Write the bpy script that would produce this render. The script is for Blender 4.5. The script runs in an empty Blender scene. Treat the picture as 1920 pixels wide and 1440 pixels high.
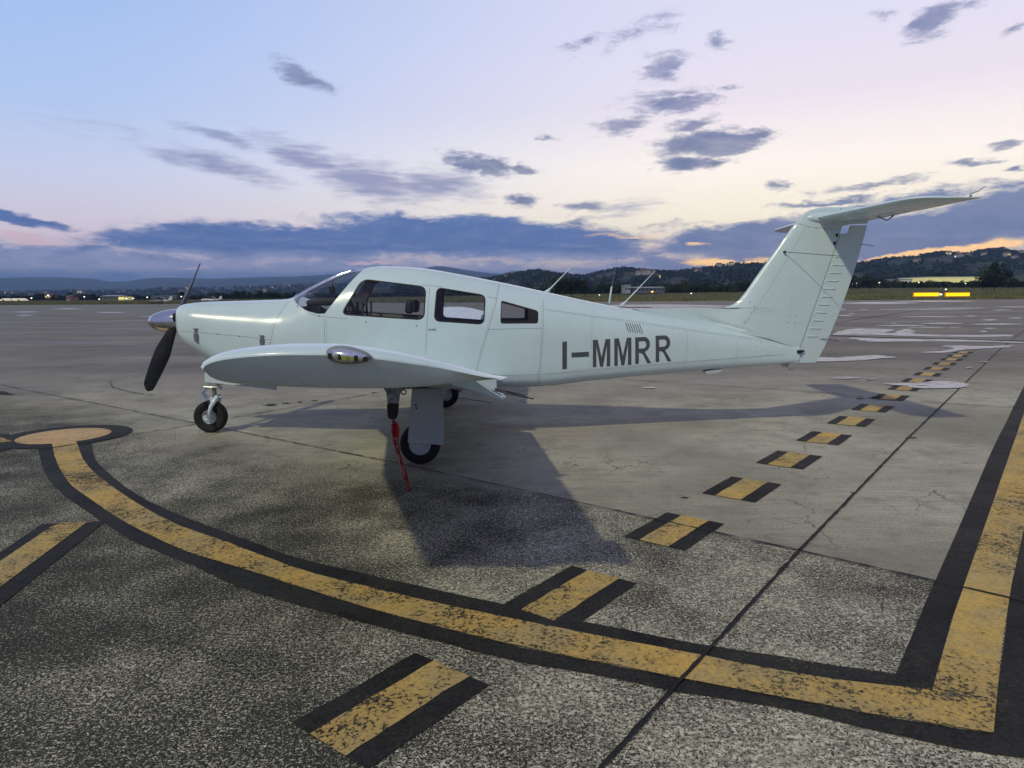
import bpy, bmesh, math, random
import numpy as np
from mathutils import Vector, Matrix
random.seed(7); rng = np.random.default_rng(7)
S = bpy.context.scene
C = S.collection
R_ = math.radians
# ------------------------------------------------------------------ camera
F = 1300.0; H = 1.55; PITCH = R_(7.2); ROLL = R_(0.45)
fv = Vector((0, math.cos(PITCH), -math.sin(PITCH))); u0 = Vector((0, math.sin(PITCH), math.cos(PITCH))); r0 = Vector((1, 0, 0))
Rv = r0*math.cos(ROLL) - u0*math.sin(ROLL); Uv = u0*math.cos(ROLL) + r0*math.sin(ROLL)
CAM = Vector((0, 0, H))
cam_d = bpy.data.cameras.new('camera'); cam = bpy.data.objects.new('camera', cam_d); C.objects.link(cam)
cam_d.sensor_width = 36; cam_d.lens = 36*F/1920; cam_d.clip_start = 0.05; cam_d.clip_end = 60000
m = Matrix.Identity(4)
for i in range(3): m[i][0], m[i][1], m[i][2] = Rv[i], Uv[i], -fv[i]
m.translation = CAM; cam.matrix_world = m; S.camera = cam
def ray(px, py): return fv + Rv*((px-960)/F) - Uv*((py-720)/F)
def G(px, py, z=0.0):                                  # a point of the ground seen in the photo
    d = ray(px, py); return CAM + d*((z-H)/d.z)
def AT(px, py, y):                                     # a point at distance y
    d = ray(px, py); return CAM + d*(y/d.y)
def hor(px): return 556 - (px-960)*0.00785
def lin(r, g, b, k=1.0):
    f = lambda c: (c/255/12.92 if c <= 10 else ((c/255+.055)/1.055)**2.4)*k
    return (f(r), f(g), f(b), 1)
# ------------------------------------------------------------------ nodes helper
class NT:
    def __init__(s, nt): s.nt = nt; nt.nodes.clear()
    def n(s, t, **k):
        ins = k.pop('ins', {}); nd = s.nt.nodes.new(t)
        for a, v in k.items(): setattr(nd, a, v)
        for a, v in ins.items():
            if hasattr(v, 'bl_idname') or isinstance(v, bpy.types.NodeSocket): s.nt.links.new(v, nd.inputs[a])
            else: nd.inputs[a].default_value = v
        return nd
    def m(s, op, a, b=None, c=None, clamp=False):
        nd = s.nt.nodes.new('ShaderNodeMath'); nd.operation = op; nd.use_clamp = clamp
        for i, v in enumerate((a, b, c)):
            if v is None: continue
            if isinstance(v, bpy.types.NodeSocket): s.nt.links.new(v, nd.inputs[i])
            else: nd.inputs[i].default_value = v
        return nd.outputs[0]
    def mix(s, f, a, b, bt='MIX'):
        nd = s.nt.nodes.new('ShaderNodeMix'); nd.data_type = 'RGBA'; nd.blend_type = bt
        for i, v in ((0, f), (6, a), (7, b)):
            if isinstance(v, bpy.types.NodeSocket): s.nt.links.new(v, nd.inputs[i])
            else: nd.inputs[i].default_value = v
        return nd.outputs[2]
    def noise(s, vec, scale, detail=4, rough=.55, dist=0.0):
        return s.n('ShaderNodeTexNoise', ins={'Vector': vec, 'Scale': scale, 'Detail': detail, 'Roughness': rough, 'Distortion': dist}).outputs[0]
    def mapr(s, v, a, b, c=0., d=1., smooth=True):
        nd = s.n('ShaderNodeMapRange', ins={0: v, 1: a, 2: b, 3: c, 4: d})
        if smooth: nd.interpolation_type = 'SMOOTHSTEP'
        return nd.outputs[0]
    def ramp(s, v, stops):
        nd = s.n('ShaderNodeValToRGB', ins={0: v}); cr = nd.color_ramp
        while len(cr.elements) < len(stops): cr.elements.new(.5)
        for e, (p, c) in zip(cr.elements, stops): e.position = p; e.color = c
        return nd.outputs[0]
    def mapping(s, vec, loc=(0,0,0), rot=(0,0,0), scale=(1,1,1), typ='POINT'):
        return s.n('ShaderNodeMapping', vector_type=typ, ins={'Vector': vec, 'Location': loc, 'Rotation': rot, 'Scale': scale}).outputs[0]
# ------------------------------------------------------------------ world: dusk sky with clouds
SUN_DIR = Vector((0.72, 1.05, -1.22)).normalized()     # light travels this way (floodlit side, behind and left of the camera)
W = bpy.data.worlds.new('World'); S.world = W; W.use_nodes = True
w = NT(W.node_tree)
tc = w.n('ShaderNodeTexCoord').outputs['Generated']
sx = w.n('ShaderNodeSeparateXYZ', ins={0: tc})
az = w.m('ARCTAN2', sx.outputs[0], sx.outputs[1]); el = w.m('ARCSINE', sx.outputs[2])
uv = w.n('ShaderNodeCombineXYZ', ins={0: az, 1: el, 2: 0.0}).outputs[0]
def UVp(px, py):
    d = ray(px, py).normalized(); return math.atan2(d.x, d.y), math.asin(d.z)
vt = w.m('MULTIPLY', el, 2.0, clamp=True)
LS = [(0.0, lin(170,178,205)), (.06, lin(205,190,205)), (.16, lin(228,212,222)), (.30, lin(204,210,236)), (.46, lin(176,198,236)), (.66, lin(160,188,234)), (.84, lin(150,178,224)), (1.0, lin(122,130,156))]
RS = [(0.0, lin(196,176,184)), (.07, lin(232,204,190)), (.20, lin(255,242,214,1.12)), (.34, lin(255,244,232,1.08)), (.50, lin(236,226,236)), (.70, lin(220,218,238)), (.86, lin(212,212,234)), (1.0, lin(128,132,156))]
BS = [(0.0, lin(112,112,128)), (.2, lin(134,134,158)), (.5, lin(128,130,166)), (1.0, lin(118,122,162))]
fLR = w.mapr(az, -.66, .36)
front = w.mix(fLR, w.ramp(vt, LS), w.ramp(vt, RS))
back = w.ramp(vt, BS)
base = w.mix(w.mapr(sx.outputs[1], -.1, .62), back, front)
# warm streaks low under the cloud bank
def blob(px, py, rx, ry, rot, k):
    u, v = UVp(px, py); D = 1300*1.0
    ul, _ = UVp(px-rx, py); ur, _ = UVp(px+rx, py); _, vl = UVp(px, py+ry); _, vu = UVp(px, py-ry)
    mp = w.mapping(warp, (u, v, 0), (0, 0, -R_(rot)), (abs(ur-ul)/2, abs(vu-vl)/2*1.0, 1), 'TEXTURE')
    ln = w.n('ShaderNodeVectorMath', operation='LENGTH', ins={0: mp}).outputs['Value']
    return w.m('MULTIPLY_ADD', ln, -k, k)
st = w.mapping(uv, scale=(1, 3.2, 1))
n1 = w.noise(st, 11, 8, .62, .35); n2 = w.noise(st, 38, 6, .65, .5)
nv = w.n('ShaderNodeTexNoise', ins={'Vector': st, 'Scale': 14.0, 'Detail': 4.0, 'Roughness': .6}).outputs[1]
off = w.n('ShaderNodeVectorMath', operation='MULTIPLY_ADD', ins={0: nv, 1: (.07, .03, 0), 2: (-.035, -.015, 0)}).outputs[0]
warp = w.n('ShaderNodeVectorMath', operation='ADD', ins={0: uv, 1: off}).outputs[0]
def mx(bl):
    r = None
    for b in bl:
        o = blob(*b); r = o if r is None else w.m('MAXIMUM', r, o)
    return r
nn = w.m('ADD', w.m('MULTIPLY', w.m('SUBTRACT', n1, .5), 2.6), w.m('MULTIPLY', w.m('SUBTRACT', n2, .5), 1.7))
SMALL = [(565,143,75,24,15,.9), (900,310,95,22,12,1.1), (990,318,42,12,10,1), (980,379,44,14,0,1), (1100,388,60,13,-5,.7), (1080,416,38,15,0,.8),
 (1240,130,60,32,-10,1.1), (1200,55,90,26,-15,.55), (1340,72,40,22,0,.7), (1090,78,60,12,-22,.5), (1165,238,66,22,-5,1), (1270,198,90,17,0,1), (1245,180,95,18,-5,.6),
 (1330,268,130,27,-2,1.4), (1300,305,88,16,0,1.1), (1405,264,55,12,-12,1), (1290,235,60,15,-10,1), (1750,40,72,32,-22,1.2), (1650,30,36,15,0,.6), (1810,8,60,16,0,.6),
 (1910,55,32,12,-20,.6), (1462,348,36,11,0,.9), (1360,168,32,8,-5,.5), (1025,261,26,7,0,.7), (1880,270,75,10,-3,.9), (1820,303,50,8,-2,.9), (1900,318,26,8,0,.7),
 (1620,350,150,10,-3,.8), (1560,378,120,8,-3,.9), (1260,420,90,10,-3,.6)]
WISP = [(420,258,110,20,14,1.1), (400,308,190,28,12,1.2), (580,298,160,34,18,1.3), (690,340,150,54,12,1.5), (820,347,140,40,2,1.4), (1170,392,90,26,-14,.8), (300,270,260,30,12,.4), (180,250,240,26,10,.25)]
BANK = [(520,455,430,46,0,2.0), (900,447,390,50,3,2.4), (330,450,220,34,-4,1.6), (1020,462,280,26,5,2.), (40,408,120,17,9,1.6), (100,478,360,34,0,1.3), (1420,446,300,44,-5,1.8), (1700,440,330,52,-4,2.0), (1900,395,240,62,-3,2.2), (1690,378,200,20,-8,1.4),
 (500,520,1100,52,0,1.7), (1250,505,420,30,0,1.3), (1560,462,420,26,-3,1.5), (1800,520,400,20,0,.9)]
n3 = w.noise(w.mapping(uv, scale=(1, 2.6, 1)), 34, 10, .72, .5)
sn3 = w.m('ADD', w.m('MULTIPLY', w.m('SUBTRACT', n3, .5), 2.6), w.m('MULTIPLY', w.m('SUBTRACT', n1, .5), .8))
cs = w.m('ADD', mx([(q[0], q[1], q[2]*1.08, q[3]*1.15, q[4], q[5]) for q in SMALL]), w.m('MULTIPLY', sn3, .66)); cs = w.mapr(cs, .04, .72)
cb = w.m('ADD', mx(BANK), w.m('ADD', w.m('MULTIPLY', nn, .40), w.m('MULTIPLY', w.m('SUBTRACT', n3, .5), 1.1))); cb = w.mapr(cb, .10, .85)
ripple = w.noise(w.mapping(uv, rot=(0, 0, R_(12)), scale=(1, 7, 1)), 24, 4, .6)
cw = w.m('ADD', mx(WISP), w.m('MULTIPLY', w.m('SUBTRACT', ripple, .5), 1.5)); cw = w.mapr(w.m('ADD', cw, w.m('MULTIPLY', w.m('SUBTRACT', n3, .5), .7)), .0, 1.25, 0, .8)
dens = w.mapr(n1, .3, .75, .72, 1.0)
ccol_s = w.ramp(vt, [(0, lin(92,112,160)), (.35, lin(100,112,150)), (.8, lin(140,145,182)), (1, lin(150,155,190))])
ccol_w = w.ramp(vt, [(0, lin(110,120,165)), (.4, lin(132,136,176)), (1, lin(150,160,205))])
vtn = w.m('ADD', vt, w.m('ADD', w.m('MULTIPLY', w.m('SUBTRACT', n1, .5), .06), w.m('MULTIPLY', w.m('SUBTRACT', n3, .5), .03)))
bl_ = w.ramp(vtn, [(0, lin(62,98,150)), (.055, lin(84,110,160)), (.082, lin(168,170,200)), (.108, lin(150,156,194)), (.132, lin(64,100,162)), (.2, lin(66,102,166)), (.27, lin(88,118,178)), (.4, lin(130,145,190))])
br_ = w.ramp(vt, [(0, lin(150,140,165)), (.08, lin(140,140,168)), (.16, lin(114,126,164)), (.25, lin(120,132,168)), (.4, lin(130,140,180))])
ccol_b = w.mix(w.mapr(az, .05, .35), bl_, br_)
sn = w.noise(w.mapping(uv, scale=(1, 9, 1)), 9, 6, .6, .3)
ccol_b = w.mix(w.m('MULTIPLY', w.mapr(sn, .48, .68), w.mapr(el, .02, .10, .75, .08)), ccol_b, lin(168,170,200))
ccol_b = w.mix(w.mapr(n1, .4, .7, 0, .35), ccol_b, lin(58,86,140)); ccol_b = w.mix(w.mapr(n3, .45, .75, 0, .35), ccol_b, lin(140,148,184))
sky = w.mix(w.m('MULTIPLY', cw, 1.0), base, ccol_w)
sky = w.mix(w.m('MULTIPLY', cs, dens), sky, ccol_s)
sky = w.mix(w.m('MULTIPLY', cb, .96), sky, ccol_b)
GLOW = [(1365,490,110,12,-2,1.2), (1740,480,210,15,-9,1.6), (1650,489,120,13,-6,1.5), (1870,457,80,9,-6,1.2), (705,489,80,5,0,.8), (1315,456,36,4,0,.5), (1180,440,150,6,2,.4), (365,505,55,3,-3,.5), (60,448,100,14,3,.9)]
gl = w.m('ADD', mx(GLOW), w.m('MULTIPLY', nn, .22)); gl = w.mapr(gl, .12, .6)
gcol = w.mix(w.mapr(az, -.1, .2), lin(228,196,206), w.ramp(vt, [(0, lin(255,180,80,1.8)), (.09, lin(255,200,110,1.9)), (.17, lin(255,212,165,1.15)), (.3, lin(255,225,200))]))
sky = w.mix(gl, sky, gcol)
nish = w.n('ShaderNodeTexSky'); nish.sky_type = 'NISHITA'; nish.sun_disc = False; nish.sun_elevation = R_(44); nish.sun_rotation = math.atan2(-SUN_DIR.x, -SUN_DIR.y)
belowc = w.mix(w.mapr(el, -.03, .0), lin(60,70,90), sky)
bg1 = w.n('ShaderNodeBackground', ins={0: belowc, 1: 1.0}); bg2 = w.n('ShaderNodeBackground', ins={0: nish.outputs[0], 1: 0.002})
ad = w.n('ShaderNodeAddShader', ins={0: bg1.outputs[0], 1: bg2.outputs[0]})
w.n('ShaderNodeOutputWorld', ins={0: ad.outputs[0]})
W.cycles.sampling_method = 'MANUAL'; W.cycles.sample_map_resolution = 512
# ------------------------------------------------------------------ sun lamp
sl = bpy.data.lights.new('sun', 'SUN'); sl.energy = 1.6; sl.angle = R_(1.8); sl.color = (1.0, .95, .64)
so = bpy.data.objects.new('sun', sl); C.objects.link(so); so.rotation_euler = SUN_DIR.to_track_quat('-Z', 'Y').to_euler(); so.location = (-6, -8, 12)
S.view_settings.view_transform = 'Standard'; S.view_settings.look = 'None'; S.view_settings.exposure = 0.2; S.view_settings.gamma = 1
# ------------------------------------------------------------------ materials
MATS = {}
def mat(name, col, rough=.5, metal=0., spec=.5, coat=0., noise=None, bump=None, emit=None, trans=0., alpha=1., ior=1.45):
    if name in MATS: return MATS[name]
    M = bpy.data.materials.new(name); M.use_nodes = True; t = NT(M.node_tree)
    tc = t.n('ShaderNodeTexCoord').outputs['Object']
    c = (*col[:3], 1); csock = c
    if noise:
        sc, amt = noise
        nz = t.mapr(t.noise(tc, sc, 5, .6), .3, .7, 0, 1, False)
        csock = t.mix(nz, tuple(x*(1-amt) for x in c[:3])+(1,), tuple(min(1, x*(1+amt)) for x in c[:3])+(1,))
    b = t.n('ShaderNodeBsdfPrincipled', ins={'Base Color': csock, 'Metallic': metal, 'Roughness': rough, 'Specular IOR Level': spec, 'Coat Weight': coat, 'Coat Roughness': .05, 'Transmission Weight': trans, 'IOR': ior})
    if noise:
        rn = t.mapr(t.noise(tc, noise[0]*2.3, 3), .3, .7, rough*.8, min(1, rough*1.25), False); t.nt.links.new(rn, b.inputs['Roughness'])
    if bump:
        bp = t.n('ShaderNodeBump', ins={'Height': t.noise(tc, bump[0], 2 if bump[0] < 5 else 4), 'Strength': bump[1], 'Distance': .05 if bump[0] < 5 else .01}); t.nt.links.new(bp.outputs[0], b.inputs['Normal'])
    if emit: b.inputs['Emission Color'].default_value = (*emit[:3], 1); b.inputs['Emission Strength'].default_value = emit[3]
    t.n('ShaderNodeOutputMaterial', ins={0: b.outputs[0]})
    MATS[name] = M; return M
paint = mat('white_aircraft_paint', (.58,.715,.775), .24, 0, .5, .25, (3.5, .035), (2.2, .05))
paintg = mat('grey_white_door_paint', (.44,.50,.53), .38, 0, .5, .1, (6, .05))
dark = mat('dark_interior', (.035,.036,.04), .8, noise=(12, .3))
trim = mat('grey_cabin_trim', (.27,.265,.26), .8, noise=(9, .15))
rubber = mat('tyre_rubber', (.012,.012,.013), .75, noise=(25, .3), bump=(60, .25))
rim = mat('cast_wheel_metal', (.52,.54,.55), .35, .7, noise=(20, .15))
silver = mat('polished_metal', (.72,.74,.76), .1, 1.0, noise=(8, .05))
steel = mat('dull_steel', (.32,.33,.34), .38, .85, noise=(30, .25))
black = mat('black_paint', (.012,.012,.014), .42, noise=(20, .3))
blackm = mat('black_propeller_paint', (.016,.016,.018), .35, noise=(15, .35))
seam = mat('panel_seam_grey', (.12,.15,.15), .7)  # dark colour of the thin seam strips themselves
greyl = mat('grey_lettering', (.075,.085,.095), .4, 0, .5, .2, (18, .12))
red = mat('red_streamer_cloth', (.48,.035,.04), .8, noise=(35, .3))
redwhite = mat('white_lettering_on_streamer', (.75,.72,.72), .8)
leather = mat('black_seat_leather', (.02,.02,.022), .5, noise=(14, .3))
mast_grey = mat('mottled_mast_paint', (.22,.26,.31), .5, noise=(28, .85))  # strongly mottled blue-grey for the pitot mast
def glass_mat():
    M = bpy.data.materials.new('tinted_acrylic_glass'); M.use_nodes = True; t = NT(M.node_tree)
    tr = t.n('ShaderNodeBsdfTransparent', ins={0: (.93,.935,.945,1)}); gl = t.n('ShaderNodeBsdfGlossy', ins={'Color': (.9,.92,1,1), 'Roughness': .02})
    fr0 = t.n('ShaderNodeFresnel', ins={0: 1.45}); bf = t.n('ShaderNodeNewGeometry').outputs['Backfacing']; frv = t.m('MULTIPLY', fr0.outputs[0], t.m('SUBTRACT', 1.0, bf))
    mxn = t.n('ShaderNodeMixShader', ins={0: frv, 1: tr.outputs[0], 2: gl.outputs[0]}); t.n('ShaderNodeOutputMaterial', ins={0: mxn.outputs[0]}); return M
glass = glass_mat()
# ------------------------------------------------------------------ mesh helpers
def mesh_obj(name, V, Fc, mt=None, parent=None, smooth=False, angle=None):
    me = bpy.data.meshes.new(name); me.from_pydata([tuple(v) for v in V], [], [tuple(f) for f in Fc]); me.update()
    o = bpy.data.objects.new(name, me); C.objects.link(o)
    if mt: me.materials.append(mt)
    if parent: o.parent = parent
    fin(o, smooth, angle); return o
def fin(o, smooth=True, angle=None, recalc=True):
    bm = bmesh.new(); bm.from_mesh(o.data)
    if recalc: bmesh.ops.recalc_face_normals(bm, faces=bm.faces)
    for f in bm.faces: f.smooth = smooth
    if smooth and angle:
        a = R_(angle)
        for e in bm.edges:
            if len(e.link_faces) == 2 and e.calc_face_angle(0) > a: e.smooth = False
    bm.to_mesh(o.data); bm.free()
def tag(o, label=None, cat=None, group=None, kind=None):
    if label: o['label'] = label
    if cat: o['category'] = cat
    if group: o['group'] = group
    if kind: o['kind'] = kind
    return o
def empty(name, loc, rz=0):
    o = bpy.data.objects.new(name, None); C.objects.link(o); o.location = loc; o.rotation_euler = (0, 0, rz); o.empty_display_size = .2; return o
class MB:
    def __init__(s): s.V = []; s.F = []
    def add(s, V, Fc):
        b = len(s.V); s.V += [tuple(v) for v in V]; s.F += [tuple(i+b for i in f) for f in Fc]
    def box(s, c, d, rz=0, M=None):
        V = [Vector((x*d[0]/2, y*d[1]/2, z*d[2]/2)) for x in (-1,1) for y in (-1,1) for z in (-1,1)]
        if rz: Q = Matrix.Rotation(rz, 3, 'Z'); V = [Q @ v for v in V]
        if M is not None: V = [M @ v for v in V]
        V = [v+Vector(c) for v in V]
        s.add(V, [(0,1,3,2),(4,6,7,5),(0,4,5,1),(2,3,7,6),(0,2,6,4),(1,5,7,3)])
    def tube(s, pts, r, n=10, caps=True):
        pts = [Vector(p) for p in pts]; rs = r if hasattr(r, '__len__') else [r]*len(pts); V = []; Fc = []
        up = None
        for i, p in enumerate(pts):
            d = (pts[min(i+1, len(pts)-1)]-pts[max(i-1, 0)]).normalized()
            if up is None: up = d.orthogonal().normalized()
            else: up = (up - d*up.dot(d)).normalized()
            b = d.cross(up)
            for k in range(n): a = 2*math.pi*k/n; V.append(p+(up*math.cos(a)+b*math.sin(a))*rs[i])
        for i in range(len(pts)-1):
            for k in range(n): Fc.append((i*n+k, i*n+(k+1) % n, (i+1)*n+(k+1) % n, (i+1)*n+k))
        if caps: Fc += [tuple(range(n)), tuple(range((len(pts)-1)*n, len(pts)*n))]
        s.add(V, Fc)
    def lathe(s, prof, o, axis, n=32, closed=False):      # prof: (along, radius)
        ax = Vector(axis).normalized(); a1 = ax.orthogonal().normalized(); a2 = ax.cross(a1); V = []; Fc = []
        for (t, r) in prof:
            for k in range(n): a = 2*math.pi*k/n; V.append(Vector(o)+ax*t+(a1*math.cos(a)+a2*math.sin(a))*max(r, 1e-4))
        L = len(prof)
        for i in range(L if closed else L-1):
            j = (i+1) % L
            for k in range(n): Fc.append((i*n+k, i*n+(k+1) % n, j*n+(k+1) % n, j*n+k))
        s.add(V, Fc)
    def prism(s, poly, y0, y1, cap=True):                # poly in (x, z), extruded along y
        n = len(poly); V = [(x, y0, z) for x, z in poly]+[(x, y1, z) for x, z in poly]
        s.add(V, [tuple(range(n)), tuple(range(n, 2*n))]+[(i, (i+1) % n, n+(i+1) % n, n+i) for i in range(n)])
    def build(s, name, mt, parent=None, smooth=False, angle=None): return mesh_obj(name, s.V, s.F, mt, parent, smooth, angle)
def pchip(xs, ys):
    xs = np.array(xs, float); ys = np.array(ys, float); h = np.diff(xs); d = np.diff(ys)/h; n = len(xs); m_ = np.zeros(n)
    for i in range(1, n-1):
        if d[i-1]*d[i] > 0: w1 = 2*h[i]+h[i-1]; w2 = h[i]+2*h[i-1]; m_[i] = (w1+w2)/(w1/d[i-1]+w2/d[i])
    m_[0] = d[0]; m_[-1] = d[-1]
    def f(x):
        x = min(max(x, xs[0]), xs[-1]); i = min(max(int(np.searchsorted(xs, x))-1, 0), n-2); t = (x-xs[i])/h[i]
        return float((1+2*t)*(1-t)**2*ys[i]+t*(1-t)**2*h[i]*m_[i]+t*t*(3-2*t)*ys[i+1]+t*t*(t-1)*h[i]*m_[i+1])
    return f
def boolop(o, cutter, op='DIFFERENCE', remove=True):
    md = o.modifiers.new('b', 'BOOLEAN'); md.operation = op; md.object = cutter; md.solver = 'EXACT'
    me = bpy.data.meshes.new_from_object(o.evaluated_get(bpy.context.evaluated_depsgraph_get()))
    old = o.data; o.modifiers.clear(); o.data = me; bpy.data.meshes.remove(old)
    if remove: cm = cutter.data; bpy.data.objects.remove(cutter); bpy.data.meshes.remove(cm)
def sub_cut(bm, axis, step):
    lo = min(v.co[axis] for v in bm.verts); hi = max(v.co[axis] for v in bm.verts); t = math.floor(lo/step)*step+step
    while t < hi:
        co = [0, 0, 0]; no = [0, 0, 0]; co[axis] = t; no[axis] = 1
        bmesh.ops.bisect_plane(bm, geom=bm.verts[:]+bm.edges[:]+bm.faces[:], plane_co=co, plane_no=no, dist=1e-6); t += step
# ------------------------------------------------------------------ ground
def ground_material():
    M = bpy.data.materials.new('weathered_concrete'); M.use_nodes = True; t = NT(M.node_tree)
    P = t.n('ShaderNodeNewGeometry').outputs['Position']; sp = t.n('ShaderNodeSeparateXYZ', ins={0: P})
    s = t.m('ADD', t.m('MULTIPLY', t.m('SUBTRACT', sp.outputs[0], .51), .627), t.m('MULTIPLY', t.m('SUBTRACT', sp.outputs[1], 5.05), .779))
    wv = t.m('ADD', t.mapr(sp.outputs[0], -2.6, .3, 1.5, .03), 0.0); near = t.m('SUBTRACT', 1.0, t.mapr(t.m('ADD', t.m('DIVIDE', s, wv), t.m('MULTIPLY', t.m('SUBTRACT', t.noise(P, 1.5, 5, .65), .5), t.mapr(sp.outputs[0], -2.6, .3, 1.6, .0))), -1.0, .15)); near = t.m('MULTIPLY', near, t.m('LESS_THAN', s, 0.0))
    big = t.noise(P, .45, 5, .55, .4); mid = t.noise(P, 1.9, 5, .6); fine = t.noise(P, 68, 4, .7); fine2 = t.noise(P, 150, 2, .6)
    brush = t.noise(t.mapping(P, rot=(0, 0, R_(-52)), scale=(1, 14, 1)), 2.2, 5, .6)
    hue = t.noise(P, .17, 3)
    smooth_c = t.mix(t.mapr(big, .3, .7), (.28,.266,.205,1), (.55,.525,.41,1))
    smooth_c = t.mix(t.mapr(brush, .35, .7, 0, .45), smooth_c, (.19,.178,.15,1))
    smooth_c = t.mix(t.mapr(hue, .4, .65, 0, .35), smooth_c, (.30,.245,.21,1))
    smooth_c = t.mix(t.mapr(fine, .47, .68, 0, .75), smooth_c, (.095,.09,.075,1)); smooth_c = t.mix(t.mapr(mid, .46, .7, 0, .5), smooth_c, (.17,.16,.125,1)); smooth_c = t.mix(t.mapr(t.noise(P, 5, 5, .7), .5, .72, 0, .4), smooth_c, (.12,.112,.092,1))
    # worn aggregate: pale stones showing between dark pits
    lv = t.m('ADD', t.m('MULTIPLY', t.m('SUBTRACT', mid, .5), .5), t.m('MULTIPLY', t.m('SUBTRACT', big, .5), .55))
    lv = t.m('ADD', lv, t.m('MULTIPLY', t.mapr(sp.outputs[0], -1.6, 1.8), .13)); lv = t.m('SUBTRACT', lv, .07)
    pit = t.mapr(t.m('ADD', t.m('ADD', t.m('MULTIPLY', fine, .52), t.m('MULTIPLY', fine2, .48)), t.m('MULTIPLY', lv, -.42)), .47, .53)
    vor = t.n('ShaderNodeTexVoronoi', ins={'Vector': P, 'Scale': 62.0}).outputs['Color']
    vs = t.n('ShaderNodeSeparateXYZ', ins={0: vor}).outputs[0]
    stone = t.mix(t.mapr(vs, .0, 1, 0, 1, False), (.24,.228,.17,1), (.74,.70,.55,1))
    rough_c = t.mix(pit, stone, (.022,.023,.02,1))
    nearf = t.m('MULTIPLY', near, .92)
    vc = t.n('ShaderNodeTexVoronoi', feature='DISTANCE_TO_EDGE', ins={'Vector': t.n('ShaderNodeVectorMath', operation='ADD', ins={0: P, 1: t.n('ShaderNodeVectorMath', operation='SCALE', ins={0: t.n('ShaderNodeTexNoise', ins={'Vector': P, 'Scale': 5.0, 'Detail': 4.0}).outputs[1], 'Scale': .25}).outputs[0]}).outputs[0], 'Scale': 1.7}).outputs[0]
    crack = t.m('MULTIPLY', t.mapr(vc, .002, .010, 1, 0), t.mapr(t.noise(P, .9, 3), .5, .6, 0, .8))
    # worn patch spilling over the far side at the left
    col = t.mix(nearf, smooth_c, rough_c)
    far_falloff = t.m('MULTIPLY', t.mapr(sp.outputs[1], 9, 17), t.mapr(t.noise(t.mapping(P, scale=(.4, 1, 1)), .25, 4, .6), .3, .6, .6, 1))  # floodlight falloff painted into the far, partly wet concrete
    col = t.mix(far_falloff, col, (.15,.137,.125,1))
    col = t.mix(t.m('MULTIPLY', t.mapr(t.noise(t.mapping(P, scale=(.5, 1.6, 1)), 1.4, 5, .65), .5, .68), t.m('MULTIPLY', far_falloff, .5)), col, (.05,.045,.042,1))
    stain = t.mapr(t.noise(P, .8, 4, .6, .8), .62, .78, 0, .45)
    col = t.mix(stain, col, (.05,.048,.045,1))
    col = t.mix(crack, col, (.03,.03,.027,1))
    ok = t.mapr(sp.outputs[1], 60, 200, 0, .0)
    wet = t.mapr(t.noise(t.mapping(P, scale=(.35, 1, 1)), .22, 4, .6), .42, .66)
    rg = t.m('MULTIPLY_ADD', wet, -.2, .74)
    hgt = t.m('ADD', t.m('MULTIPLY', pit, t.m('MULTIPLY', near, -1.0)), t.m('MULTIPLY', fine, .25))
    bp = t.n('ShaderNodeBump', ins={'Height': hgt, 'Strength': .55, 'Distance': .006})
    b = t.n('ShaderNodeBsdfPrincipled', ins={'Base Color': col, 'Roughness': rg, 'Normal': bp.outputs[0], 'Specular IOR Level': t.m('MULTIPLY_ADD', near, -.17, .26)})
    t.n('ShaderNodeOutputMaterial', ins={0: b.outputs[0]}); return M
conc = ground_material()
EL = G(0, 572); ER = G(1920, 561); ed = (ER-EL)
def edge_y(x): return EL.y + (x-EL.x)*ed.y/ed.x
def sheet(name, pts, z, mt, kind='structure', cut=None):
    o = mesh_obj(name, [(p[0], p[1], z) for p in pts], [tuple(range(len(pts)))], mt)
    bm = bmesh.new(); bm.from_mesh(o.data); bmesh.ops.triangulate(bm, faces=bm.faces)
    for f in bm.faces:
        if f.normal.z < 0: f.normal_flip()
    bm.to_mesh(o.data); bm.free()
    if kind: o['kind'] = kind
    return o
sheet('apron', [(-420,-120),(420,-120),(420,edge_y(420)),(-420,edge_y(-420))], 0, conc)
def grass_mat(name, a, b, c, sc=.35):
    M = bpy.data.materials.new(name); M.use_nodes = True; t = NT(M.node_tree)
    P = t.n('ShaderNodeNewGeometry').outputs['Position']
    x = t.noise(t.mapping(P, scale=(.35, 1, 1)), sc*.3, 5, .6); y = t.noise(P, sc*6, 4, .7)
    col = t.mix(t.mapr(x, .35, .65), a, b); col = t.mix(t.mapr(y, .4, .75, 0, .7), col, c)
    b_ = t.n('ShaderNodeBsdfPrincipled', ins={'Base Color': col, 'Roughness': .9, 'Specular IOR Level': .15}); t.n('ShaderNodeOutputMaterial', ins={0: b_.outputs[0]}); return M
gm = grass_mat('field_grass', (.045,.06,.022,1), (.085,.09,.035,1), (.028,.036,.016,1))
farm = grass_mat('far_plain', (.03,.042,.03,1), (.05,.058,.035,1), (.02,.03,.022,1), .02)
n_ = 64; sheet('ground', [(10000*math.cos(2*math.pi*i/n_), 10000*math.sin(2*math.pi*i/n_)) for i in range(n_)], -.35, farm)
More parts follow.
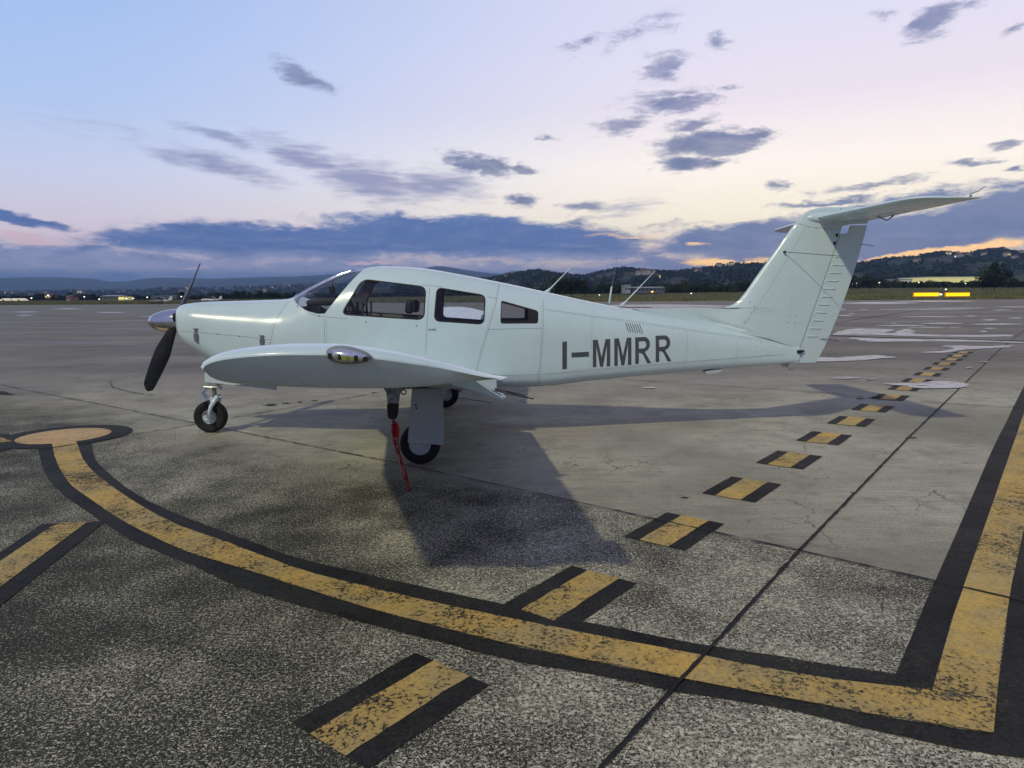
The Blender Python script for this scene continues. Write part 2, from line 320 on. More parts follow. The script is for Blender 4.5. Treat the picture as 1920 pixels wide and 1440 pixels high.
# grass field: a grid rising gently behind the apron edge
gtop = pchip([-900,0,400,900,1200,1500,1620,1920,2800], [566,562.5,560,553,548.5,544,539,537.5,530])
cols = list(range(-800, 2760, 40)); rows = [0, .04, .1, .25, .5, .75, 1.0, 1.6, 3.0]
V = []; Fc = []
def field_pt(px, r):
    # distance along this column where the apron ends
    d = ray(px, hor(px)); k = d.x/d.y; y0 = (EL.y-EL.x*ed.y/ed.x)/(1-k*ed.y/ed.x); y1 = y0*1.75+30
    zt = max(AT(px, gtop(px)+1.5, y1).z, .25); yy = y0+(y1-y0)*r
    if r <= 1: z = .03+ (zt-.03)*(r**1.25)
    else: z = zt - (r-1)*.15
    return Vector((k*yy, yy, z))
for r in rows:
    for px in cols: V.append(field_pt(px, r))
nc = len(cols)
for i in range(len(rows)-1):
    for j in range(nc-1): Fc.append((i*nc+j, i*nc+j+1, (i+1)*nc+j+1, (i+1)*nc+j))
o = mesh_obj('grass_field', V, Fc, gm, smooth=True); o['kind'] = 'structure'
for p in o.data.polygons: pass
# tall grass: blades over the field in view
bm_V = []; bm_F = []
for i in range(36000):
    px = random.uniform(-80, 2000); r = random.random()**1.7; p = field_pt(px, r)
    hgt = random.uniform(.2, .55)*(1+.6*math.sin(p.x*.11)*math.sin(p.y*.05)); wd = random.uniform(.08, .2); a = random.uniform(0, 6.28); dx, dy = math.cos(a)*wd, math.sin(a)*wd
    b = len(bm_V); bm_V += [(p.x-dx, p.y-dy, p.z-.02), (p.x+dx, p.y+dy, p.z-.02), (p.x+random.uniform(-.15,.15), p.y+random.uniform(-.1,.1), p.z+hgt)]; bm_F.append((b, b+1, b+2))
gb = mat('dry_grass_blades', (.15,.145,.062), .9, noise=(.12, .7))
tag(mesh_obj('tall_grass', bm_V, bm_F, gb), 'tall dry grass growing along the far edge of the apron', 'grass', kind='stuff')
# ------------------------------------------------------------------ joints and cracks
jm = mat('joint_sealant', (.012,.012,.012), .85, noise=(9, .4))
def ribbon(name, pts, wd, z, mt, jit=.25, seg=.12, extend=0):
    pts = [Vector((p[0], p[1])) for p in pts]
    if extend:
        pts[0] = pts[0]+(pts[0]-pts[1]).normalized()*extend; pts[-1] = pts[-1]+(pts[-1]-pts[-2]).normalized()*extend
    V = []; Fc = []; P = []
    for a, b in zip(pts[:-1], pts[1:]):
        L = (b-a).length; sg = seg*max(1, min(a.y, b.y)/8); n = max(1, int(L/sg)); P += [a.lerp(b, i/n) for i in range(n)]
    P.append(pts[-1])
    for i, p in enumerate(P):
        d = (P[min(i+1, len(P)-1)]-P[max(i-1, 0)]).normalized(); nrm = Vector((-d.y, d.x)); q = 1+random.uniform(-jit, jit)*1.3; sh = random.uniform(-.2, .2)*wd*jit*2
        V += [(*(p+nrm*(wd*q/2+sh)), z), (*(p-nrm*(wd*q/2-sh)), z)]
    for i in range(len(P)-1): Fc.append((2*i, 2*i+1, 2*i+3, 2*i+2))
    o = mesh_obj(name, V, Fc, mt); o['kind'] = 'structure'
    bm = bmesh.new(); bm.from_mesh(o.data)
    for f in bm.faces:
        if f.normal.z < 0: f.normal_flip()
    bm.to_mesh(o.data); bm.free()
    return o
ZJ = .012
ribbon('slab_joint', [G(*p) for p in [(-250,672),(0,722),(395,800),(740,869),(1090,945),(1500,1035),(1920,1130),(2100,1172)]], .015, ZJ, jm, .5, .06)
ribbon('slab_joint', [G(*p) for p in [(1000,1590),(1130,1440),(1500,1033),(1700,825),(1870,660),(1905,632)]], .017, ZJ, jm, .3, .06, 8)
ribbon('slab_joint', [G(*p) for p in [(-60,868),(200,824),(360,798),(545,765),(720,735),(1100,690)]], .018, ZJ, jm, .6, .06)
ribbon('slab_joint', [G(*p) for p in [(900,697),(1150,711),(1540,737),(1660,750),(1920,766)]], .02, ZJ, jm, .5, .08, 10)
ribbon('slab_joint', [G(*p) for p in [(-100,589),(0,591),(340,598)]], .16, ZJ, jm, .4, .6, 20)
ribbon('slab_joint', [G(*p) for p in [(1560,606),(1700,585),(1800,571)]], .12, ZJ, jm, .4, .6, 5)
ribbon('drain_channel', [G(*p) for p in [(1460,625),(1560,630),(1920,640)]], .30, ZJ, jm, .12, .4, 15)
ribbon('tyre_scuff', [G(*p) for p in [(292,742),(250,737),(212,727),(205,715),(240,706),(330,700),(420,697)]], .02, ZJ, mat('rubber_scuff', (.09,.085,.08), .8), .7, .08)
# ------------------------------------------------------------------ painted markings
def worn(name, col, col2, thr, lo=.02):
    M = bpy.data.materials.new(name); M.use_nodes = True; t = NT(M.node_tree)
    P = t.n('ShaderNodeNewGeometry').outputs['Position']
    big = t.noise(P, 1.1, 4, .6); fine = t.noise(P, 60, 4, .7); mid = t.noise(P, 9, 4, .6)
    sp = t.n('ShaderNodeSeparateXYZ', ins={0: P})
    s = t.m('ADD', t.m('MULTIPLY', t.m('SUBTRACT', sp.outputs[0], .51), .627), t.m('MULTIPLY', t.m('SUBTRACT', sp.outputs[1], 5.05), .779))
    nearw = t.mapr(s, -.1, .1, .0, -.035)
    v = t.m('ADD', t.m('ADD', t.m('MULTIPLY', fine, .6), t.m('MULTIPLY', mid, .2)), t.m('MULTIPLY', big, .42))
    v = t.m('ADD', v, nearw)
    wear = t.mapr(v, thr, thr+.035)
    c = t.mix(t.mapr(t.noise(P, 2.6, 5, .6), .35, .65), col, col2)
    c = t.mix(t.mapr(mid, .5, .75, 0, .3), c, tuple(x*.55 for x in col[:3])+(1,))
    c = t.mix(t.mapr(v, thr-.16, thr-.01, 0, .42), c, (.16,.145,.10,1) if col[0] > .1 else (.05,.05,.046,1)); c = t.mix(wear, c, (.05,.048,.036,1))
    b = t.n('ShaderNodeBsdfPrincipled', ins={'Base Color': c, 'Roughness': .7, 'Specular IOR Level': .14})
    bp = t.n('ShaderNodeBump', ins={'Height': fine, 'Strength': .4, 'Distance': .004}); t.nt.links.new(bp.outputs[0], b.inputs['Normal'])
    tr = t.n('ShaderNodeBsdfTransparent'); hole = t.mapr(v, thr+.02, thr+.06, 0, .55)
    ms = t.n('ShaderNodeMixShader', ins={0: hole, 1: b.outputs[0], 2: tr.outputs[0]}); t.n('ShaderNodeOutputMaterial', ins={0: ms.outputs[0]}); return M
yel = worn('worn_yellow_paint', (.64,.41,.10,1), (.50,.37,.15,1), .635)
blk = worn('worn_black_paint', (.008,.008,.009,1), (.018,.018,.019,1), .67)
circ = worn('faded_peach_paint', (.62,.42,.22,1), (.55,.36,.17,1), .67)
def resample(pts, n):
    pts = [Vector(p[:2]) for p in pts]; L = [0]
    for a, b in zip(pts[:-1], pts[1:]): L.append(L[-1]+(b-a).length)
    fx = pchip(L, [p.x for p in pts]); fy = pchip(L, [p.y for p in pts]); return [(fx(L[-1]*i/(n-1)), fy(L[-1]*i/(n-1))) for i in range(n)]
def strip(name, A, B, z, mt, n=90, smooth=True):
    if smooth: A = resample([G(*p) for p in A], n); B = resample([G(*p) for p in B], n)
    else: A = [G(*p)[:2] for p in A]; B = [G(*p)[:2] for p in B]
    V = []; Fc = []
    for a, b in zip(A, B): V += [(a[0]+random.gauss(0, .0018), a[1]+random.gauss(0, .0018), z), (b[0]+random.gauss(0, .0018), b[1]+random.gauss(0, .0018), z)]
    for i in range(len(A)-1): Fc.append((2*i, 2*i+1, 2*i+3, 2*i+2))
    o = mesh_obj(name, V, Fc, mt); o['kind'] = 'structure'; return o
yi = [(140,826),(145,833),(154,859),(175,885),(221,921),(277,957),(339,988),(411,1013),(488,1042),(591,1078),(694,1103),(802,1129),(960,1162),(1130,1196),(1299,1228),(1422,1252),(1577,1278),(1748,1297)]
yo = [(97,828),(98,836),(110,875),(134,911),(175,941),(221,972),(288,1008),(360,1039),(447,1065),(565,1103),(719,1150),(848,1183),(960,1211),(1166,1252),(1273,1273),(1474,1311),(1628,1340),(1861,1377)]
bo = [(72,830),(72,839),(77,864),(92,900),(123,931),(159,957),(198,983),(257,1019),(360,1060),(447,1101),(565,1137),(719,1178),(843,1209),(960,1239),(1166,1276),(1258,1296),(1474,1332),(1628,1368),(1834,1412),(1990,1432)]
bi = [(165,820),(170,828),(180,864),(206,890),(247,921),(308,954),(380,983),(462,1013),(565,1049),(668,1073),(771,1096),(874,1119),(960,1137),(1140,1175),(1315,1209),(1474,1234),(1577,1250),(1681,1265)]
yiu = [(1748,1297),(1772,1204),(1803,1111),(1823,1055),(1864,936),(1922,770),(1985,600)]
you = [(1861,1377),(1880,1214),(1893,1121),(1905,1060),(1921,985),(1958,800),(2005,600)]
biu = [(1681,1265),(1710,1193),(1751,1096),(1803,977),(1854,859),(1921,722),(1978,600)]
bou = [(1990,1432),(1985,1290),(1975,1180),(1970,1080),(1972,985),(1990,800),(2018,600)]
Z1 = .004; Z2 = .008
strip('taxiway_border', yo, bo, Z1, blk); strip('taxiway_border', bi, yi, Z1, blk); strip('taxiway_line', yi, yo, Z2, yel)
strip('taxiway_border', biu, yiu, Z1, blk, 60); strip('taxiway_border', you, bou, Z1, blk, 60); strip('taxiway_line', yiu, you, Z2, yel, 60)
cc = (G(121,805)+G(121,832))/2; cc = G(121, 818)
rad = (G(195,818).x-G(46,818).x)/2
def disc(name, r1, z, mt, n=64, r0=0):
    V = [(cc.x+math.cos(2*math.pi*i/n)*r, cc.y+math.sin(2*math.pi*i/n)*r, z) for r in (r0, r1) for i in range(n)]
    o = mesh_obj(name, V, [(i, n+i, n+(i+1) % n, (i+1) % n) for i in range(n)] if r0 else [tuple(range(n, 2*n))], mt); o['kind'] = 'structure'; return o
disc('holding_spot_circle', rad, .0085, circ); disc('holding_spot_ring', rad*1.47, .0065, blk, r0=rad)
strip('taxiway_line', [(0,820),(-120,824)], [(22,828),(-80,842)], .0078, yel, smooth=False); strip('taxiway_border', [(18,814),(-120,812)], [(30,822),(-110,824)], .0043, blk, smooth=False); strip('taxiway_border', [(24,828),(-100,842)], [(45,838),(-60,860)], .0043, blk, smooth=False)
# angled mark at the left edge
strip('taxiway_line', [(108,982),(0,1055),(-300,1258)], [(164,980),(0,1103),(-230,1275)], .0078, yel, smooth=False)
strip('taxiway_border', [(77,984),(0,1037),(-320,1248)], [(108,982),(0,1055),(-300,1258)], .0043, blk, smooth=False)
strip('taxiway_border', [(164,980),(0,1103),(-230,1275)], [(200,976),(0,1137),(-170,1290)], .0043, blk, smooth=False)
p0 = Vector((-.46, 2.49)); dd = Vector((.618, .786)).normalized(); dn = Vector((dd.y, -dd.x))
for i in range(-2, 17):
    c = p0+dd*1.243*i
    if i == 0: c += Vector((0, 0))
    if i < 0 : continue
    L = .63
    for (a, b, mt, nm) in ((-.21, -.1, blk, 'dash_border'), (-.1, .1, yel, 'dash_line'), (.1, .21, blk, 'dash_border')):
        V = []; Fc = []; n = 10
        for k in range(n+1):
            q = c+dd*(-L/2+L*k/n); j = random.gauss(0, .002)
            V += [(*(q+dn*(a+j)), .006 if mt is yel else .0045), (*(q+dn*(b+random.gauss(0, .002))), .006 if mt is yel else .0045)]
        for k in range(n): Fc.append((2*k, 2*k+1, 2*k+3, 2*k+2))
        o = mesh_obj(nm, V, Fc, mt); o['kind'] = 'structure'
sheet('painted_bar', [G(*p) for p in [(-30,733),(8,734),(28,741),(-10,740)]], .005, blk)
# ------------------------------------------------------------------ puddles
def water_mat():
    M = bpy.data.materials.new('rain_water'); M.use_nodes = True; t = NT(M.node_tree)
    P = t.n('ShaderNodeNewGeometry').outputs['Position']; nz = t.noise(t.mapping(P, scale=(.35, 1, 1)), 3.0, 6, .7)
    bp = t.n('ShaderNodeBump', ins={'Height': t.noise(P, 9, 3), 'Strength': .25, 'Distance': .01})
    b = t.n('ShaderNodeBsdfPrincipled', ins={'Base Color': (.32,.31,.32,1), 'Roughness': .32, 'IOR': 3.0, 'Specular IOR Level': .8, 'Normal': bp.outputs[0]})  # pale base colour stands in for bright sky reflected in the water
    tr = t.n('ShaderNodeBsdfTransparent'); ms = t.n('ShaderNodeMixShader', ins={0: t.mapr(nz, .52, .66, 0, .85), 1: b.outputs[0], 2: tr.outputs[0]}); t.n('ShaderNodeOutputMaterial', ins={0: ms.outputs[0]}); return M
water = water_mat()
Zp = .014
def puddle(pts, zoom=True, amp=.12):
    g = [G(1500+x/4.571, 560+y/4.571) if zoom else G(x, y) for x, y in pts]
    P = []; n = len(g)
    for i in range(n):
        a, b, c, d = (Vector(g[(i+k) % n][:2]) for k in (-1, 0, 1, 2))
        for k in range(6):
            s = k/6; q = .5*((2*b)+(c-a)*s+(2*a-5*b+4*c-d)*s*s+(3*b-a-3*c+d)*s**3); P.append(q+Vector((random.gauss(0, .03), random.gauss(0, .012)))*max(1, q.y/12))
    o = sheet('puddle', P, Zp, water); return o
puddle([(720,735),(900,730),(1050,722),(1180,712),(1350,718),(1450,740),(1400,765),(1200,775),(1000,770),(860,752)])
puddle([(60,505),(300,508),(480,498),(640,488),(760,498),(840,508),(700,515),(560,530),(350,540),(60,540)])
puddle([(1030,462),(1220,450),(1300,430),(1210,408),(1400,405),(1600,410),(1810,402),(1790,420),(1600,430),(1420,440),(1300,462),(1150,468)])
puddle([(270,310),(420,265),(560,258),(700,262),(810,272),(730,292),(800,296),(870,268),(960,262),(975,285),(1010,306),(1400,314),(1780,312),(1780,328),(1400,330),(900,322),(600,312)])
puddle([(430,338),(700,345),(1200,350),(1600,362),(2000,377),(2000,386),(1500,372),(1000,370),(650,372),(520,360)])
for a in [(640,1080,232,6),(900,1250,248,5),(1030,1400,214,7),(845,1370,154,4),(640,1500,92,4),(1050,1640,82,4),(300,390,92,5),(490,570,96,4),(310,450,146,5),(410,470,131,4),(1450,1920,221,7),(1560,1690,184,7),(1770,1910,168,5),(1420,1510,150,4),(1580,1680,257,5),(1535,1610,284,7),(775,835,212,4),(1265,1360,250,4),(1650,1990,72,4),(330,1000,38,10),(800,1500,22,7),(560,650,695,6),(250,520,684,10),(1410,1480,595,4),(1540,1610,544,5),(1640,1800,98,4),(270,320,172,4)]:
    x0, x1, y, h = a; xc = (x0+x1)/2; hw_ = (x1-x0)/2
    puddle([(x0,y),(x0+hw_*.5,y-h*.6),(xc+hw_*random.uniform(-.2,.2),y-h),(x1-hw_*.4,y-h*.7),(x1,y+random.uniform(-1,1)),(x1-hw_*.5,y+h*.7),(xc,y+h*.8),(x0+hw_*.4,y+h*.6)])
puddle([(1130,572.5),(1250,571),(1360,573),(1370,575),(1250,575.5),(1140,574.5)], False); puddle([(1150,578),(1300,579),(1350,581),(1250,582.5),(1160,580)], False); puddle([(1230,576),(1370,577),(1365,578.5),(1240,578)], False)
for x0, x1, y in ((30,62,591.5),(265,300,594),(20,75,585),(100,150,579),(180,240,586)): puddle([(x0,y),((x0+x1)/2,y-.8),(x1,y),((x0+x1)/2,y+.9)], False)
for x0, x1, y in ((1205,1232,728),(1385,1400,660)): puddle([(x0,y),((x0+x1)/2,y-1.2),(x1,y),((x0+x1)/2,y+1.6)], False)
# weeds in the joint
V = []; Fc = []
for (px, py, s) in [(506,761,.05),(512,760,.03),(537,757,.03),(562,754.5,.02),(590,752,.02),(1640,746,.04),(1650,747,.03),(1612,748,.03),(700,736.5,.02),(1285,934,.015),(1710,822,.03),(1600,925,.012)]:
    g = G(px, py)
    for k in range(40):
        a = random.uniform(0, 6.28); l = random.uniform(.4, 1.4)*s; b = len(V); x = g.x+random.gauss(0, s); y = g.y+random.gauss(0, s*.4)
        V += [(x, y, 0), (x+.008, y+.004, 0), (x+math.cos(a)*l, y+math.sin(a)*l, random.uniform(.3, 1)*s)]; Fc.append((b, b+1, b+2))
tag(mesh_obj('weeds', V, Fc, mat('weed_green', (.03,.045,.015), .8)), 'small dark weeds sprouting from the concrete slab joints', 'weeds', kind='stuff')
# ------------------------------------------------------------------ aircraft
YAW = R_(1.4); AO = Vector((-.90, 8.06, 0)); AR = Matrix.Rotation(YAW, 3, 'Z'); ARi = AR.inverted()
plane = empty('light_aircraft', AO, YAW)
tag(plane, 'white low-wing propeller aircraft with T-shaped tail and grey registration I-MMRR', 'airplane')
camL = ARi @ (CAM-AO)
def L(px, py, yl):                                     # local (x, z) on the aircraft's lengthwise plane y = yl
    d = ARi @ ray(px, py); t = (yl-camL.y)/d.y; p = camL+d*t; return (p.x, p.z)
def Ls(pts, yl): return [L(a, b, yl) for a, b in pts]
Wp = [(328,.28),(334,.37),(345,.425),(365,.455),(400,.475),(460,.50),(550,.535),(610,.56),(675,.585),(760,.60),(850,.59),(940,.56),(1010,.515),(1100,.435),(1200,.345),(1300,.25),(1400,.155),(1497,.065),(1510,.055)]
XN = L(333, 600, -.15)[0]
Wq = [(XN, .17), (XN+.02, .24), (XN+.05, .31), (XN+.09, .365), (XN+.15, .415), (XN+.23, .445)]+[(L(a, 590, -.4)[0], b) for a, b in Wp if a >= 400]
WX = pchip([a for a, b in Wq], [b for a, b in Wq])
TP = [(340,583),(342,578),(347,573.5),(357,569.5),(372,567.5),(400,565.5),(450,564),(500,562.5),(540,561),(552,558),(575,546),(600,533),(640,515),(665,507),(690,502.5),(720,499.5),(760,500.5),(800,504),(860,514),(940,529.5),(1020,546.5),(1100,564),(1200,584),(1300,604),(1400,624),(1480,639),(1497,642.5),(1510,645)]
tp = Ls(TP, 0); ZT = pchip([a for a, _ in tp], [b for _, b in tp])
BP = [(331,624),(332.5,634),(337,646),(348,658),(363,669),(387,684),(420,702),(460,713),(520,722),(600,727),(800,729),(1010,727.5),(1100,717.5),(1200,707.5),(1300,698.5),(1400,690),(1460,684.5),(1486,681.5),(1510,680)]
bp_ = []
for a, b in BP:
    x0 = L(a, b, -.3)[0]; wv = WX(x0)*.86; bp_.append(L(a, b, -wv))
ZB = pchip([a for a, _ in bp_], [b for _, b in bp_])
def lerp_tab(x, tab):
    xs = [t[0] for t in tab]; return float(np.interp(x, xs, [t[1] for t in tab]))
NU = lambda x: lerp_tab(x, [(-3.1,2.8),(-2.8,3.4),(-2.3,3.0),(-1.8,2.6),(-1.0,2.5),(0,2.7),(1.2,2.5),(4.2,2.2)])
NL = lambda x: lerp_tab(x, [(-3.1,2.2),(-2.5,2.6),(-1.6,4.5),(0,7),(1.5,6),(3.2,3.6),(4.2,3)])
def sect(x, off=0.0):
    return WX(x)-off, ZT(x)-off, ZB(x)+off, NU(x), NL(x)
def side(x, z, off=0.0):                               # half width of the hull at (x, z)
    w_, zt, zb, nu, nl = sect(x, off); zc = zb+(zt-zb)*.45
    if z >= zc: u = min((z-zc)/(zt-zc), .9999); return w_*(1-u**nu)**(1/nu)
    u = min((zc-z)/(zc-zb), .9999); return w_*(1-u**nl)**(1/nl)
def ring(x, off, N=56):
    w_, zt, zb, nu, nl = sect(x, off); zc = zb+(zt-zb)*.45; o = []
    for k in range(N):
        a = 2*math.pi*k/N; c, s_ = math.cos(a), math.sin(a); n = nu if s_ >= 0 else nl
        hh = zt-zc if s_ >= 0 else zc-zb
        o.append((x, w_*math.copysign(abs(c)**(2/n), c), zc+hh*math.copysign(abs(s_)**(2/n), s_)))
    return o
def hull(name, x0, x1, off, mt, n, N=56, front=None):
    xs = [x0+(x1-x0)*i/n for i in range(n+1)]
    if front: xs = [x0, x0+.004, x0+.012, x0+.022, x0+.035, x0+.055, x0+.08, x0+.1]+[x0+.12+(x1-x0-.12)*i/n for i in range(n+1)]
    V = []; Fc = []
    for x in xs: V += ring(x, off, N)
    m_ = len(xs)
    for i in range(m_-1):
        for k in range(N): Fc.append((i*N+k, i*N+(k+1) % N, (i+1)*N+(k+1) % N, (i+1)*N+k))
    Fc += [tuple(range(N)), tuple(range((m_-1)*N, m_*N))]
    return mesh_obj(name, V, Fc, mt)
X0 = XN; X1 = L(1496, 660, 0)[0]
XF = L(566, 600, -.4)[0]; XR = L(1022, 600, -.4)[0]      # firewall and rear bulkhead of the cabin
fus = hull('fuselage', X0, X1, 0, paint, 120, 72, True)
cav = hull('cut', XF, XR, .03, trim, 40)
fus.data.materials.append(trim)
boolop(fus, cav)
def rounded(poly, r, n=5):
    out = []; N = len(poly)
    for i in range(N):
        p = Vector(poly[i]); a = (Vector(poly[i-1])-p); b = (Vector(poly[(i+1) % N])-p); ra = min(r, a.length*.45, b.length*.45)
        s_ = p+a.normalized()*ra; e = p+b.normalized()*ra
        for k in range(n+1):
            t = k/n; q = s_*(1-t)**2+p*2*t*(1-t)+e*t*t; out.append((q.x, q.y))
    return out
def prism_obj(poly, y0=-1, y1=1, mt=None): b = MB(); b.prism(poly, y0, y1); return b.build('cut', mt)
def inset(poly, d):
    N = len(poly); out = []
    cx = sum(p[0] for p in poly)/N; cz = sum(p[1] for p in poly)/N
    for i in range(N):
        a = Vector(poly[i-1]); b = Vector(poly[(i+1) % N]); t = (b-a).normalized(); nrm = Vector((-t.y, t.x)); p = Vector(poly[i])
        if (Vector((cx, cz))-p).dot(nrm) < 0: nrm = -nrm
        q = p+nrm*d; out.append((q.x, q.y))
    return out
ys = -.50
win1 = rounded(Ls([(681,521),(798,538.5),(797.5,598.5),(640,588),(644,575)], ys), .05)
win1 = rounded(Ls([(677,522),(800,537),(797.5,600),(640.5,590)], ys), .085, 8)
win2 = rounded(Ls([(818.5,538),(911,553),(908,608.5),(814.5,602)], ys), .07, 8)
win3 = rounded(Ls([(939.5,563),(1010,583),(1009,606.5),(938,606.5)], ys), .032, 5)
wsp = Ls([(538,556),(560,573),(578,583),(598,588),(613,587.5),(671,509.5)], -.44)
wsp = wsp + [(wsp[-1][0]+.06, wsp[-1][1]+.09), (wsp[-1][0]-.3, wsp[-1][1]+.3), (wsp[0][0]-.2, wsp[0][1]+.3)]
# the windscreen stops short of the roof line
edgem = mat('window_rubber', (.015,.015,.016), .5)
for poly in (win1, win2, win3):
    boolop(fus, prism_obj(poly, mt=edgem))
boolop(fus, prism_obj(wsp, mt=edgem))
fin(fus, True, 28); fus.parent = plane
def skin(name, poly, o0, o1, mt, hole=None, parent=plane, half=None):
    a = hull(name, XF-.25, XR+.1, o0, mt, 60, 64); b = hull('cut', XF-.3, XR+.15, o1, mt, 60, 64); boolop(a, b)
    y0, y1 = (-1, 1) if half is None else ((-1, 0) if half < 0 else (0, 1))
    c = prism_obj(poly, y0, y1)
    if hole: boolop(c, prism_obj(hole, y0-1, y1+1))
    boolop(a, c, 'INTERSECT'); fin(a, True, 35); a.parent = parent; return a
for poly, fw in ((win1, .022), (win2, .03), (win3, .022)):
    for hf in (-1, 1):
        g = skin('side_window', poly, .010, .014, glass, half=hf)
        hole = inset(poly, .014)
        if poly is win3: hole = rounded([(min(p[0] for p in poly)+.012, min(p[1] for p in poly)+.03), (max(p[0] for p in poly)-.11, min(p[1] for p in poly)+.03), (max(p[0] for p in poly)-.11, max(p[1] for p in poly)-.10), (min(p[0] for p in poly)+.012, max(p[1] for p in poly)-.02)], .02)
        fr = skin('window_frame', poly, -.001, .02, edgem, hole=hole, parent=g, half=hf)
ws = skin('windshield', wsp, .006, .012, glass)
# centre strip and edge of the windscreen, thickened to imitate the glass's sky reflection
b = MB(); pts = []
for i in range(14):
    px = 553+(668-553)*i/13; x = L(px, 520, 0)[0]; pts.append((x, 0, ZT(x)-.004))
b.tube(pts, .026, 10); b.build('windshield_edge_glint', silver, ws, True)
# cowl front face details: air inlets
for sgn in (-1, 1):
    b = MB(); b.lathe([(-.03, .001), (-.03, .05), (.03, .075)], (X0+.035, sgn*.235, L(329, 596, 0)[1]+.01), (1, 0, 0), 20)
    b.build('air_inlet', black, plane, True, 40)
# ---- marks on the skin: seams, rivets, letters
def skinline(mb, pts, yl, wd=.0028, off=.0009, n=24, raw=False):
    q = pts if raw else Ls(pts, yl); P = []
    for a, b_ in zip(q[:-1], q[1:]):
        for i in range(n): t = i/n; P.append((a[0]+(b_[0]-a[0])*t, a[1]+(b_[1]-a[1])*t))
    P.append(q[-1]); V = []; Fc = []
    for i, p in enumerate(P):
        a = Vector(P[max(i-1, 0)]); c = Vector(P[min(i+1, len(P)-1)]); t = (c-a).normalized(); nn_ = Vector((-t.y, t.x))*wd/2
        for s_ in (1, -1):
            x, z = p[0]+nn_.x*s_, p[1]+nn_.y*s_; V.append((x, -side(x, z)-off, z))
    for i in range(len(P)-1): Fc.append((2*i, 2*i+1, 2*i+3, 2*i+2))
    mb.add(V, Fc)
mb = MB(); A = -.48
for pts in [[(536,562),(528,575),(519,597),(513,620),(511,638)], [(332,621),(400,626),(460,631),(511,637)], [(560,572),(575,584),(600,593),(655,597)], [(612,597),(612,648)],
            [(806,540),(803,600),(800,664)], [(937,531),(930,570),(918,610),(900,670),(893,693)], [(914,617),(1017,615)], [(1020,560),(1018,620),(1012,700),(1011,724)], [(893,703),(1011,702)],
            [(790,534),(830,538)], [(914,556),(932,560)]]: mb = MB(); skinline(mb, pts, A); mb.build('panel_seam', seam, fus)
for pts in [[(1021,579),(1100,591),(1200,604),(1300,619),(1400,633),(1490,646)], [(1013,699),(1100,692),(1250,682),(1400,673),(1488,668)]]:
    mb = MB(); skinline(mb, pts, -.33, .002); mb.build('panel_seam', seam, fus)
def rivets_mat():
    M = bpy.data.materials.new('rivet_row'); M.use_nodes = True; t = NT(M.node_tree)
    sp = t.n('ShaderNodeSeparateXYZ', ins={0: t.n('ShaderNodeTexCoord').outputs['Object']})
    q = t.m('FRACT', t.m('MULTIPLY', t.m('ADD', sp.outputs[0], sp.outputs[2]), 30.0))
    bsdf = t.n('ShaderNodeBsdfPrincipled', ins={'Base Color': (.22,.27,.28,1), 'Roughness': .5}); tr = t.n('ShaderNodeBsdfTransparent')
    ms = t.n('ShaderNodeMixShader', ins={0: t.m('LESS_THAN', q, .28), 1: tr.outputs[0], 2: bsdf.outputs[0]}); t.n('ShaderNodeOutputMaterial', ins={0: ms.outputs[0]}); return M
rivm = rivets_mat()
for pts, yl in [([(1016.5,572),(1014.5,620),(1009,700),(1008,722)], A), ([(1025,700),(1250,684.5),(1480,669)], -.33), ([(1025,582),(1200,607),(1400,636),(1488,648.5)], -.3), ([(532,566),(523,578),(514,598),(508,622)], A), ([(935,531),(927,570),(915,610),(897,670)], A), ([(896,705.5),(1008,705.5)], A), ([(616,600),(616,645)], A),
              ([(1110,592),(1104,714)], -.36), ([(1290,618),(1284,694)], -.24), ([(1385,632),(1380,686)], -.15)]:
    mb = MB(); skinline(mb, pts, yl, .007, .0012); mb.build('rivet_row', rivm, fus)
def dot(mb, px, py, yl, r=.005, off=.0012):
    x, z = L(px, py, yl); y = side(x, z)+off; n = 8; V = [(x+r*math.cos(2*math.pi*k/n), -(side(x+r*math.cos(2*math.pi*k/n), z+r*math.sin(2*math.pi*k/n))+off), z+r*math.sin(2*math.pi*k/n)) for k in range(n)]
    mb.add(V, [tuple(range(n))])
mb = MB()
for p in [(408,626.5),(450,630.5),(509,642),(551,566),(556,574),(571,580),(601,592),(690,603),(783,610)]: mb = MB(); dot(mb, *p, A, .007); mb.build('fastener', black, fus)
for (px, py) in [(1417,649),(1428,643),(1440,642),(1446,650),(1447,661),(1440,666),(1428,667),(1419,660)]: mb = MB(); dot(mb, px, py, -.12, .004); mb.build('fastener', black, fus)
def poly_skin(name, polys, yl, mt, off=.0022, raw=False, parent=fus, step=.03):
    out = MB()
    for outer, holes in polys:
        bm = bmesh.new(); es = []
        for lp in [outer]+holes:
            vs = [bm.verts.new((x, 0, z)) for x, z in (lp if raw else Ls(lp, yl))]
            es += [bm.edges.new((vs[i], vs[(i+1) % len(vs)])) for i in range(len(vs))]
        bmesh.ops.triangle_fill(bm, use_beauty=True, edges=es)
        sub_cut(bm, 2, step); sub_cut(bm, 0, step)
        for v in bm.verts: v.co.y = -side(v.co.x, v.co.z)-off
        bm.verts.index_update(); out.add([v.co.copy() for v in bm.verts], [[v.index for v in f.verts] for f in bm.faces]); bm.free()
    return out.build(name, mt, parent)
def sl(u0, u1, yt, yb, k=0): return lambda u, v: (u0+(u1-u0)*u, yt+(yb-yt)*v+k*u)
def gl_(shape, f): return [f(u, v) for u, v in shape]
Mshape = [(0,0),(.27,0),(.5,.66),(.73,0),(1,0),(1,1),(.80,1),(.80,.22),(.585,1),(.415,1),(.20,.22),(.20,1),(0,1)]
